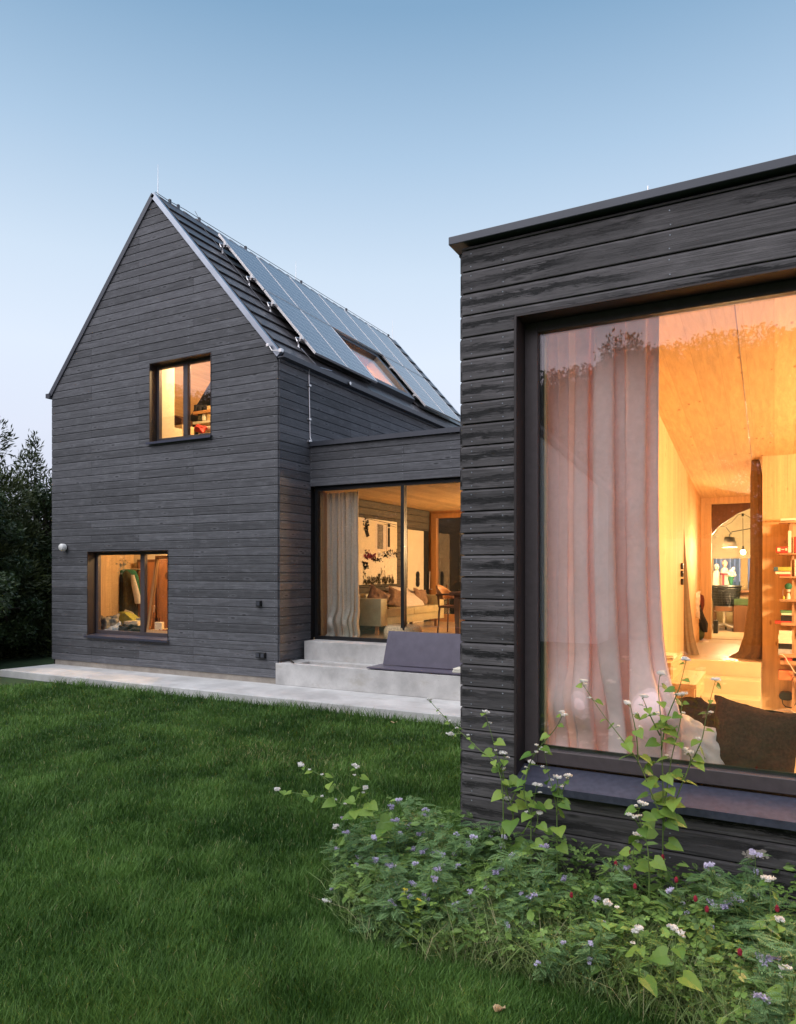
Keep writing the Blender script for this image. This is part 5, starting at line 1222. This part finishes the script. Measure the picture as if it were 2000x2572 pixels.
def spline(pts, k=5):
    P = [Vector(p) for p in pts]
    if len(P) < 3: return [P[0]+(P[1]-P[0])*i/k for i in range(k+1)]
    out = []
    for i in range(len(P)-1):
        a, b, c, d = P[max(i-1, 0)], P[i], P[i+1], P[min(i+2, len(P)-1)]
        for j in range(k):
            t = j/k; out.append(.5*((2*b)+(c-a)*t+(2*a-5*b+4*c-d)*t*t+(3*b-a-3*c+d)*t**3))
    return out+[P[-1]]
# ---- tall buckwheat in front of the window, traced stems at their own distance from the wall
def buckwheat(label, stems, Y, seed, leaf=.052, fls=(), size_low=1.4, extra_leaves=0):
    """stems: lists of pixel points from base up; each tip carries a flower head"""
    rnd = random.Random(seed); base = onY(*stems[0][0], Y); t = empty('buckwheat_plant', (base[0], base[1], GZ0), label, 'plant', 'tall buckwheat plants before the picture window')
    zmin = base[2]
    for si, st in enumerate(stems):
        dy = rnd.uniform(-.10, .02) if si else 0
        P = []
        for i, (px, py) in enumerate(st):
            f = i/max(1, len(st)-1); P.append(onY(px, py, Y+dy*f+rnd.uniform(-.008, .008)))
        if si == 0 or P[0][2] < zmin+.02: P = [(P[0][0], Y, GZ0)]+P
        S = spline(P); m = len(S)
        mb = MB(); mb.tube(S, [.0042*(1-.68*i/m) for i in range(m)], 5, .3); st_o = mb.build('stem', M['stem'], t, smooth=True)
        lf = MB(); fl = MB(); L = (Vector(S[-1])-Vector(S[0])).length
        dist = 0; nxt = .05; k = 0
        for i in range(1, m-1):
            dist += (S[i]-S[i-1]).length
            if dist > nxt and S[i][2] > zmin-.05:
                f = i/m; s_ = leaf*1.35*(size_low*(1-f)+.42*f)*rnd.uniform(.75, 1.25)*(1 if si == 0 else .8)
                an = k*2.4+rnd.uniform(-.6, .6); dr = Vector((math.cos(an), math.sin(an)*.7-.35, rnd.uniform(-.1, .35)))
                pet = S[i]+dr.normalized()*s_*.4; lf.tube([S[i], pet], .0013, 4, .6); put_leaf(lf, 'heart', pet, dr+Vector((0, 0, -.3)), s_, rnd, droop=.3, up=(rnd.gauss(0, .3), -.55+rnd.gauss(0, .3), 1)); k += 1
                nxt = dist+rnd.uniform(.032, .062)*(1+.3*f)
                if f > .45 and rnd.random() < .55:
                    c = S[i]+Vector((rnd.uniform(-.03, .03), rnd.uniform(-.02, .01), .012)); lf.tube([S[i], c], .001, 4, .6); fl = MB(); cluster(fl, c, .010, 14, rnd, .005); fl.build('flower_head', M['petal'], t)
        tip = S[-1]
        fl = MB()
        for q in range(rnd.choice((2, 3, 3))):
            c = tip+Vector((rnd.uniform(-.02, .02), rnd.uniform(-.01, .01), rnd.uniform(-.004, .010))); lf.tube([tip-Vector((0, 0, .012)), c], .001, 4, .6); cluster(fl, c, .016, 34, rnd, .0055, .5)
        lf.build('leaves', M['buck'], t, attr='lv', smooth=False)
        if fl.f: fl.build('flower_head', M['petal'], t)
def rg(pts): return [(1250+x/2.264, 1600+y/2.264) for x, y in pts]
YB1 = YC-.33
buckwheat('tallest buckwheat plant, many branched, in the middle of the picture window', [rg(s) for s in (
    [(940, 1165), (942, 900), (932, 600), (925, 420), (915, 300), (925, 210)], [(945, 1100), (960, 900), (990, 690), (1040, 480), (1048, 330)],
    [(945, 1100), (1000, 960), (1090, 740), (1160, 590), (1190, 440), (1240, 245)], [(938, 1040), (880, 900), (800, 710), (700, 570), (600, 440), (475, 255)],
    [(932, 640), (960, 480), (1010, 350), (1040, 270), (1072, 135)], [(925, 560), (870, 450), (822, 340)], [(800, 720), (790, 560), (755, 385)], [(1090, 740), (1100, 690), (1080, 655)])], YB1, 11, .056, size_low=1.35)
buckwheat('lower buckwheat plant standing left of the tallest one with a big leaf', [rg(s) for s in ([(860, 1260), (820, 1080), (800, 1000), (825, 950)], [(820, 1100), (790, 1050), (770, 1025)])], YB1-.1, 12, .06)
buckwheat('buckwheat plant before the left corner of the window sill', [rg(s) for s in ([(338, 1175), (335, 980), (310, 850), (290, 780), (265, 640)], [(338, 990), (370, 880), (402, 790)], [(336, 1010), (345, 880), (340, 805)])], YB1, 13, .045)
buckwheat('buckwheat plant with drooping arc left of the window frame', [rg(s) for s in ([(190, 1165), (192, 1030), (205, 930), (225, 845)], [(192, 1020), (150, 880), (190, 710), (255, 610), (330, 520), (372, 440)], [(205, 1110), (225, 1060), (230, 1005)])], YB1-.05, 14, .052)
buckwheat('leafy buckwheat plant against the corner boards of the wing', [rg(s) for s in ([(60, 1180), (90, 1000), (40, 860), (20, 760), (-50, 500), (-75, 430)], [(75, 950), (120, 840), (185, 715)], [(60, 900), (30, 760), (42, 670)], [(88, 1010), (60, 950), (48, 930)])], YC-.25, 15, .058)
YL = 3.62
def z7(pts): return [(600+x/2.1225, 1900+y/2.1225) for x, y in pts]
buckwheat('buckwheat plant leaning far left over the lawn', [z7(s) for s in ([(850, 480), (720, 345), (600, 275), (480, 230), (360, 205), (205, 180)], [(600, 275), (540, 190), (450, 110), (330, 45)], [(640, 320), (650, 200), (640, 130), (625, 60)], [(690, 320), (680, 240), (672, 170)], [(520, 450), (530, 420), (528, 385)])], YL, 16, .06)
buckwheat('thin buckwheat stem leaning out left of the wing corner', [[(1260, 1960), (1197, 1877), (1140, 1824), (1102, 1785), (1078, 1758)], [(1160, 1842), (1140, 1845), (1130, 1846)]], YC-.3, 17, .022)
def z8(pts): return [(1300+x/2.4257, 2050+y/2.4257) for x, y in pts]
for i, (pts, Y_, lab) in enumerate(((((580, 800), (585, 640), (570, 540)), 3.3, 'short buckwheat flower in the middle of the flower bed'), (((740, 900), (735, 780), (735, 700)), 3.02, 'white buckwheat head low in the front of the flower bed'), (((960, 900), (965, 800), (965, 700)), 3.05, 'white buckwheat head right of the lowest one in the bed'),
        (((1540, 720), (1545, 560), (1535, 385)), 3.5, 'buckwheat with a broad white head near the right photo edge'), (((1640, 800), (1620, 700), (1610, 640)), 3.3, 'small buckwheat beside the broad headed one at the right edge'), (((1640, 1150), (1650, 1040), (1640, 930)), 2.95, 'lowest right buckwheat flower near the grass'),
        (((700, 300), (715, 180), (722, 110)), 3.75, 'buckwheat flower standing before the lowest wall boards'), (((480, 700), (470, 790), (460, 775)), 3.2, 'buckwheat flower hanging at the left rim of the bed'))):
    f_ = z8 if i < 7 else z7
    if i == 7: pts = ((560, 700), (520, 740), (478, 770))
    buckwheat(lab, [f_(pts)], Y_, 30+i, .045 if i < 7 else .03)
# ---- phacelia prototype plants
def phacelia(seed, label):
    rnd = random.Random(seed); t = empty('phacelia_plant', (0, 0, -50-seed), label, 'plant', 'lilac phacelia plants of the flower bed')
    off = LOC[t.name]; lf = MB(); stm = MB(); heads = []
    for s in range(5):
        an = rnd.uniform(0, 6.28); ln = rnd.uniform(.03, .15); hh = rnd.uniform(.20, .43)
        P = [Vector((0, 0, 0)), Vector((math.cos(an)*ln*.4, math.sin(an)*ln*.4, hh*.5)), Vector((math.cos(an)*ln, math.sin(an)*ln, hh))]
        S = [p+off for p in spline(P, 6)]; stm.tube(S, [.0035*(1-.6*i/len(S)) for i in range(len(S))], 5)
        for i in range(1, len(S)):
            for k in range(2):
                a = rnd.uniform(0, 6.28); put_leaf(lf, 'pin', S[i], (math.cos(a), math.sin(a), rnd.uniform(.0, .6)), rnd.uniform(.06, .12)*(1.1-.4*i/len(S)), rnd)
        if rnd.random() < .6: heads.append(S[-1])
    stm.build('stem', M['stem'], t, smooth=True); lf.build('leaves', M['phac'], t, attr='lv')
    for p in heads:
        h_ = MB()
        for k in range(3):
            c = p+Vector((rnd.uniform(-.018, .018), rnd.uniform(-.018, .018), rnd.uniform(-.01, .012))); cluster(h_, c, .013, 26, rnd, .0048, .9)
            for _ in range(8):
                d = Vector((rnd.gauss(0, 1), rnd.gauss(0, 1), rnd.gauss(.4, 1))).normalized()*.018; h_.poly([c, c+d+Vector((.0006, 0, 0)), c+d-Vector((.0006, 0, 0))])
        h_.build('flower_head', M['lilac'], t)
    return t
def fill(proto, count, seedn, P, weight, zoff, label, group, smin=.7, smax=1.2, mind=.07):
    rnd = random.Random(seedn); done = []; tries = 0
    xs = [p[0] for p in P]; ys = [p[1] for p in P]
    while len(done) < count and tries < 9000:
        tries += 1; x, y = rnd.uniform(min(xs), max(xs)), rnd.uniform(min(ys), max(ys))
        if not inpoly(np.array([x]), np.array([y]), P)[0] or rnd.random() > weight(x, y): continue
        if any((x-a)**2+(y-b)**2 < mind**2 for a, b in done): continue
        pr = proto[len(done) % len(proto)]
        if len(done) < len(proto): pr.location = (x, y, GZ0); pr.rotation_euler = (0, 0, rnd.uniform(0, 6.28)); s_ = rnd.uniform(smin, smax); pr.scale = (s_, s_, s_)
        else: dup(pr, (x, y, GZ0), rnd.uniform(0, 6.28), rnd.uniform(smin, smax), label, group)
        done.append((x, y))
PHL = 'bushy phacelia plant with ferny leaves and small lilac flower tufts in the bed'
protos = [phacelia(s, PHL) for s in (1, 2, 3, 4)]
wl = lambda x, y: .95 if x < -1.0 else (.45 if y > 3.3 else .22)
fill(protos, 130, 5, [(x, y) for x, y in BED], wl, 0, PHL, 'lilac phacelia plants of the flower bed', .5, 1.15, .075)
# ---- crimson clover
def redclover(seed, lab):
    rnd = random.Random(seed); t = empty('crimson_clover', (0, 0, -80-seed), lab, 'plant', 'crimson clovers of the flower bed'); off = LOC[t.name]
    S = [p+off for p in spline([Vector((0, 0, 0)), Vector((.01, .01, .15)), Vector((.02, 0, .28))], 5)]; MB().tube(S, .0018, 5).build('stem', M['stem'], t)
    lf = MB()
    for i in range(2, 9): a = rnd.uniform(0, 6.28); put_leaf(lf, 'tri', S[i], (math.cos(a), math.sin(a), .5), .04, rnd)
    lf.build('leaves', M['cover'], t, attr='lv'); h_ = MB(); c = S[-1]; h_.lathe(tuple(c), [(.001, -.004), (.007, 0), (.0085, .008), (.006, .02), (.001, .027)], 10); cluster(h_, c+Vector((0, 0, .008)), .007, 30, rnd, .004, 1.6); h_.build('flower_head', M['bloodred'], t)
    return t
rc = redclover(1, 'x')
for i, (px, py, lab) in enumerate(((1547, 2172, 'largest crimson clover bloom before the dark wall boards'), (1583, 2146, 'crimson clover bloom right above the largest one'), (1679, 2162, 'crimson clover bloom under the tall buckwheat'), (1722, 2218, 'crimson clover bloom in the middle right of the bed'), (1615, 2230, 'crimson clover bloom just left of centre in the bed'),
        (1757, 2258, 'small crimson clover bloom below the others'), (1777, 2286, 'faint crimson clover bloom among the grasses'), (1956, 2290, 'crimson clover bloom at the right photo edge'), (1445, 2258, 'crimson clover bloom at the left among the phacelia'), (1888, 2405, 'dark crimson clover bloom low at the right'))):
    Y_ = 3.75-.0035*max(0, py-2160); p = onY(px, py, Y_)
    s_ = max(.5, (p[2]-GZ0)/.295)
    r0 = rc if i == 0 else dup(rc, (0, 0, 0)); r0['label'] = lab; r0.location = (p[0]-.02, p[1], p[2]-.285); r0.rotation_euler = (0, 0, i)
# ---- undergrowth: clover leaves, grass stalks, small leaves as one mass
rnd = random.Random(77); ug = MB(); A = np.array(BED); cnt = 0
bx0, bx1, by0, by1 = A[:, 0].min(), A[:, 0].max(), A[:, 1].min(), A[:, 1].max()
while cnt < 13000:
    x, y = rnd.uniform(bx0-.05, min(bx1, 1.6)), rnd.uniform(by0-.05, by1)
    if not inpoly(np.array([x]), np.array([y]), BED)[0]: continue
    cl_ = mnoise.noise((x*5.5, y*5.5, 2.)); cnt += 1; hmax = max(.03, .02+.22*cl_)+.05+.16*min(1, max(0, (y-2.95)/.35))+(.06 if y > 3.8 else 0); z = GZ0+hmax*rnd.random()**.6
    kd = rnd.choices(('tri', 'pin', 'oval'), (5, 3, 2) if x > -1.3 else (2, 5, 1))[0]; a = rnd.uniform(0, 6.28)
    put_leaf(ug, kd, (x, y, z), (math.cos(a), math.sin(a), rnd.uniform(-.1, .7)), rnd.uniform(.014, .032) if kd == 'tri' else rnd.uniform(.035, .08), rnd)
for i in range(15):   # yellow green broad leaves of a mustard in front
    pass
o = ug.build('undergrowth', M['cover'], None, attr='lv'); tag(o, kind='stuff')
n = 15000; X = RNG.uniform(bx0-.1, 1.8, n*3); Y = RNG.uniform(by0-.12, by1, n*3); k = inpoly(X, Y, [(p[0]*1.0, p[1]-.06 if p[1] < 3.5 else p[1]) for p in BED]); wgt = np.where(X > -1.5, 1., .3)*np.where(Y < 3.6, 1., .4); k &= RNG.random(n*3) < wgt
X, Y = X[k][:n], Y[k][:n]; n = len(X)
o = blades('bed_grass', X, Y, RNG.uniform(.08, .27, n), RNG.uniform(.002, .0055, n), M['stalk'], (np.full(n, 1.1), RNG.uniform(0, 6.28, n)), RNG.random(n)*1.05); tag(o, kind='stuff')
# yellow mustard sprig at the front
t = empty('mustard_plant', onZ(1020, 2390, GZ0), 'yellow flowered mustard plant at the front rim of the flower bed', 'plant')
rnd = random.Random(9); lf = MB(); fl = MB(); st = MB(); b0 = Vector(LOC[t.name])
for (px, py) in ((1018, 2236), (1052, 2262), (1010, 2313), (1002, 2292), (960, 2275)):
    tip = Vector(onY(px, py, b0[1]+rnd.uniform(-.05, .1))); S = spline([b0, (b0+tip)/2+Vector((.02, 0, .02)), tip], 5); st.tube(S, .002, 5); cluster(fl, tip, .012, 16, rnd, .005)
    for i in range(2, 10): a = rnd.uniform(0, 6.28); put_leaf(lf, 'heart', S[i], (math.cos(a), math.sin(a)*.6-.3, .2), rnd.uniform(.025, .05), rnd, lv=rnd.uniform(.6, .92))
st.build('stem', M['stem'], t); lf.build('leaves', M['buck'], t, attr='lv'); fl.build('flower_head', M['yellow'], t)
# ================================================================= TREES
def crown_np(blobs, n, size, seed, kind='leaf', shell=.55):
    r = np.random.default_rng(seed); w = np.array([b[3]*b[4]*b[5] for b in blobs])**.67; w /= w.sum(); idx = r.choice(len(blobs), n, p=w); B = np.array(blobs)[idx]
    d = r.standard_normal((n, 3)); d /= np.linalg.norm(d, axis=1)[:, None]; rad = (shell+(1-shell)*r.random(n)**.5)*(1+.10*r.standard_normal(n))
    C = B[:, :3]+d*rad[:, None]*B[:, 3:6]
    ax = r.standard_normal((n, 3)); ax += d*(.6 if kind == 'leaf' else 0)
    if kind == 'spray': ax = d*1.0+r.standard_normal((n, 3))*.45; ax[:, 2] += .35
    ax /= np.linalg.norm(ax, axis=1)[:, None]; t = np.cross(ax, r.standard_normal((n, 3))); t /= np.linalg.norm(t, axis=1)[:, None]
    s = size*r.uniform(.6, 1.4, n)[:, None]; wd = s*(.42 if kind == 'leaf' else .24)
    V = np.stack([C-ax*s*.5, C+t*wd*.5, C+ax*s*.5, C-t*wd*.5], 1)
    clump = r.random(len(blobs))[idx]; return V.reshape(-1, 3), np.arange(4*n).reshape(n, 4), np.clip(.5*clump+.5*r.random(n), 0, .92)
def tree(name, loc, h, blobs, n, size, mat, label, group, seed, kind='leaf', trunk_r=.16):
    t = empty(name, loc, label, 'tree', group)
    V, Fq, a = crown_np(blobs, n, size, seed, kind); npmesh('crown', V, Fq, M[mat], a, t)
    off = Vector(loc); mb = MB(); rnd = random.Random(seed); mb.tube([off+Vector((0, 0, -.05)), off+Vector((.03, .05, h*.4)), off+Vector((0, 0, h*.85))], [trunk_r, trunk_r*.7, trunk_r*.2], 8)
    for i in range(10):
        b = blobs[i % len(blobs)]; z = h*(.2+.06*i); mb.tube([off+Vector((0, 0, z*.8)), off+Vector((b[0]*.5, b[1]*.5, (z+b[2])/2)), off+Vector((b[0]*.9, b[1]*.9, b[2]))], [trunk_r*.3, .03, .012], 5)
    mb.build('trunk', M['bark'], t); return t
def conifer_blobs(h, r, n, seed, base=.2):
    rnd = random.Random(seed); B = []
    for i in range(n):
        f = (i+.5)/n; z = h*(base+(1-base)*f); rr = r*(1-f)**.8+.12
        for k in range(max(2, int(6*(1-f))+1)):
            a = rnd.uniform(0, 6.28); q = rr*.6*rnd.random()**.5; B.append((q*math.cos(a), q*math.sin(a), z, rr*.55, rr*.55, h/n*1.1+.15))
    return B
def round_blobs(h, r, n, seed, lo=.1):
    rnd = random.Random(seed); B = []
    for i in range(n):
        a = rnd.uniform(0, 6.28); f = rnd.random(); z = h*(lo+(.93-lo)*f); rr = r*(math.sin(math.pi*min(.97, .22+.72*f))**.7)*rnd.random()**.5; q = r*rnd.uniform(.2, .38); B.append((rr*math.cos(a), rr*math.sin(a), z, q, q, q*.85))
    return B
def hp(px, t): p = at(px, 1438, t); return (p[0], p[1], GZ0)
tree('conifer_tree', hp(-55, 15.8), 6.35, conifer_blobs(6.35, 2.0, 14, 1, .02), 60000, .13, 'needle', 'tall dark conifer at the left photo edge', 'trees left of the house', 1, 'spray')
tree('conifer_tree', hp(88, 17.8), 4.95, conifer_blobs(4.95, 2.9, 12, 2, .02), 56000, .13, 'needle', 'lower dark conifer between the tall one and the house', 'trees left of the house', 2, 'spray')
tree('broadleaf_bush', hp(-25, 14.2), 3.5, round_blobs(3.5, .95, 22, 3, .12), 12000, .085, 'hedge', 'dark broadleaf shrub beside the lower house wall', 'trees left of the house', 3)
tree('broadleaf_bush', hp(-190, 13), 3.4, round_blobs(3.4, 1.3, 22, 4, .1), 12000, .09, 'hedge', 'dark broadleaf shrub below the tall conifer', 'trees left of the house', 4)
tree('broadleaf_bush', hp(112, 17.0), 4.2, round_blobs(4.2, 1.3, 22, 8, .1), 12000, .09, 'hedge', 'narrow dark shrub right behind the house corner', 'trees left of the house', 8)
tree('conifer_tree', hp(-330, 14.), 6.5, conifer_blobs(6.5, 1.7, 12, 5, .02), 16000, .17, 'needle', 'conifer beyond the left photo edge', 'trees left of the house', 5, 'spray')
MB().box(-24, -12.3, 17.5, 17.7, GZ0, 1.9).build('garden_fence', M['back'], None)
tag(bpy.data.objects['garden_fence'], 'dark boarded fence behind the shrubs left of the house', 'fence')
# ---- garden behind the camera: seen in the window reflections
rt = [(-19, -12, 8.9), (-16, -13, 9.4), (-13.5, -12, 8.7), (-11, -13.5, 9.3), (-8.2, -15, 8.7), (-5.9, -15, 8.8), (-4.1, -15.4, 9.4), (-1.9, -14.9, 9.2), (.2, -14.5, 8.9), (2.4, -14, 8.8), (4.8, -15, 9.3), (7.4, -14, 8.9), (10.5, -15, 9.4), (-23, -11, 10.5), (-27.5, -12, 12.), (-32, -13, 13.2), (-37, -12, 11.8), (-42, -11, 12.6)]
trb = tree('garden_tree', (rt[0][0], rt[0][1], GZ0), 9, round_blobs(9, 2.5, 110, 6, .02), 60000, .14, 'farleaf', 'tree of the garden opposite the house', 'trees opposite the house', 6, trunk_r=.25)
for x, y, hh in rt[1:]: dup(trb, (x, y, GZ0), x*1.7, hh/9.)
o = MB().rbox(-48, 16, -12.2, -11.4, GZ0, 2.6, .2).build('garden_hedge', M['hedge']); tag(o, 'clipped dark hedge closing the garden opposite the house', 'hedge')
t = empty('neighbour_house', (-7.2, -9, GZ0), 'pale plastered house opposite, mirrored in the window glass', 'house')
mb = MB(); mb.prism([(-8.9, -10, GZ0), (-4.0, -10, GZ0), (-4.0, -10, 3.9), (-6.2, -10, 6.0), (-8.9, -10, 3.9)], (0, -1.3, 0)); mb.build('wall', M['white'], t)
mb = MB(); mb.prism([(-9.2, -9.9, 3.65), (-6.2, -9.9, 6.1), (-3.7, -9.9, 3.65), (-3.7, -9.9, 3.8), (-6.2, -9.9, 6.25), (-9.2, -9.9, 3.8)], (0, -1.4, 0)); mb.build('roof', M['tile'], t)
for x in (-7.9,): MB().box(x-.4, x+.4, -9.99, -9.95, 1.2, 2.4).build('window', M['back'], t)
# ================================================================= WORLD, LIGHTS, CAMERA
w = bpy.data.worlds.new('World'); sc.world = w; w.use_nodes = True; nt = w.node_tree; nt.nodes.clear()
SKY_ROT = math.radians(205); SKY_EL = math.radians(9.)
sky = N(nt, 'ShaderNodeTexSky'); sky.sky_type = 'NISHITA'; sky.sun_disc = False; sky.sun_elevation = SKY_EL; sky.sun_rotation = SKY_ROT; sky.air_density = 1.0; sky.dust_density = .6; sky.ozone_density = 2.2
bg = N(nt, 'ShaderNodeBackground'); bg.inputs[1].default_value = 1.
tc = N(nt, 'ShaderNodeTexCoord'); sp = N(nt, 'ShaderNodeSeparateXYZ'); nt.links.new(tc.outputs['Generated'], sp.inputs[0])
grad = ramp(nt, sp.outputs[2], [(0., (.46, .47, .58)), (.08, (.53, .55, .66)), (.18, (.59, .63, .74)), (.28, (.59, .66, .77)), (.38, (.50, .60, .72)), (.50, (.33, .46, .61)), (.62, (.18, .31, .465)), (1., (.08, .2, .38))])
back = ramp(nt, math_(nt, 'MULTIPLY_ADD', sp.outputs[1], -.5, .5), [(.45, 0.), (1., 1.)])
grad = mixc(nt, back, grad, mixc(nt, 1., grad, (1.45, 1.15, 1.12), 'MULTIPLY'))
skym = mixc(nt, 1., sky.outputs[0], (.05, .05, .05), 'MULTIPLY')
skyc = mixc(nt, .12, grad, skym)
out = N(nt, 'ShaderNodeOutputWorld'); nt.links.new(skyc, bg.inputs[0]); nt.links.new(bg.outputs[0], out.inputs[0])
def lamp(name, kind, loc, energy, col, size=.1, rot=(0, 0, 0)):
    l = bpy.data.lights.new(name, kind); l.energy = energy; l.color = col
    if kind == 'POINT': l.shadow_soft_size = size
    o = bpy.data.objects.new(name, l); o.location = loc; o.rotation_euler = rot; COL.objects.link(o); return o
WARM = (1., .65, .32)
s = lamp('fill_sun', 'SUN', (0, 0, 20), 2.0, (1., .95, .93)); s.data.angle = math.radians(70)  # added soft fill after sunset, brightens ground and facades
d = Vector((math.sin(SKY_ROT)*math.cos(math.radians(58)), math.cos(SKY_ROT)*math.cos(math.radians(58)), math.sin(math.radians(58))))
s.rotation_euler = (-d).to_track_quat('-Z', 'Y').to_euler()
LE = 4.
lamp('wing_light', 'POINT', (2.5, 7.6, 2.35), 180*LE, WARM, .25)
lamp('corridor_light', 'POINT', (-.6, 11.0, 2.0), 9*LE, WARM, .15)
lamp('kitchen_light', 'POINT', (ca[0], 13.6, ca[2]-.06), 30*LE, (1, .68, .34), .06)
lamp('kitchen_pendant_light', 'POINT', (c[0], 14.0, c[2]-.05), 36*LE, (1, .68, .34), .05)
lamp('link_light', 'POINT', (-3.2, 13.2, 2.3), 80*LE, WARM, .25)
lamp('lower_room_light', 'POINT', (-9.6, 9.75, 2.45), 26*LE, WARM, .1)
lamp('upper_room_light', 'POINT', (-8.8, 10.2, 5.6), 60*LE, WARM, .1)
lamp('attic_light', 'POINT', (-9.0, 12.9, 5.6), 60*LE, WARM, .1)
cam = bpy.data.cameras.new('camera'); co = bpy.data.objects.new('camera', cam); COL.objects.link(co)
co.location = (0, 0, H); co.rotation_euler = (math.pi/2, 0, TH); cam.sensor_fit = 'HORIZONTAL'; cam.sensor_width = 36; cam.lens = 36*F/2000; cam.shift_y = (YH-1286)/2000; cam.clip_end = 500
sc.camera = co
sc.view_settings.view_transform = 'Standard'; sc.view_settings.look = 'None'; sc.view_settings.gamma = 1; sc.view_settings.exposure = .55
sc.cycles.use_denoising = True; sc.cycles.transparent_max_bounces = 32; sc.cycles.max_bounces = 10; sc.cycles.diffuse_bounces = 6; sc.cycles.glossy_bounces = 5
sc.cycles.sample_clamp_indirect = 6; sc.cycles.caustics_reflective = False; sc.cycles.caustics_refractive = False
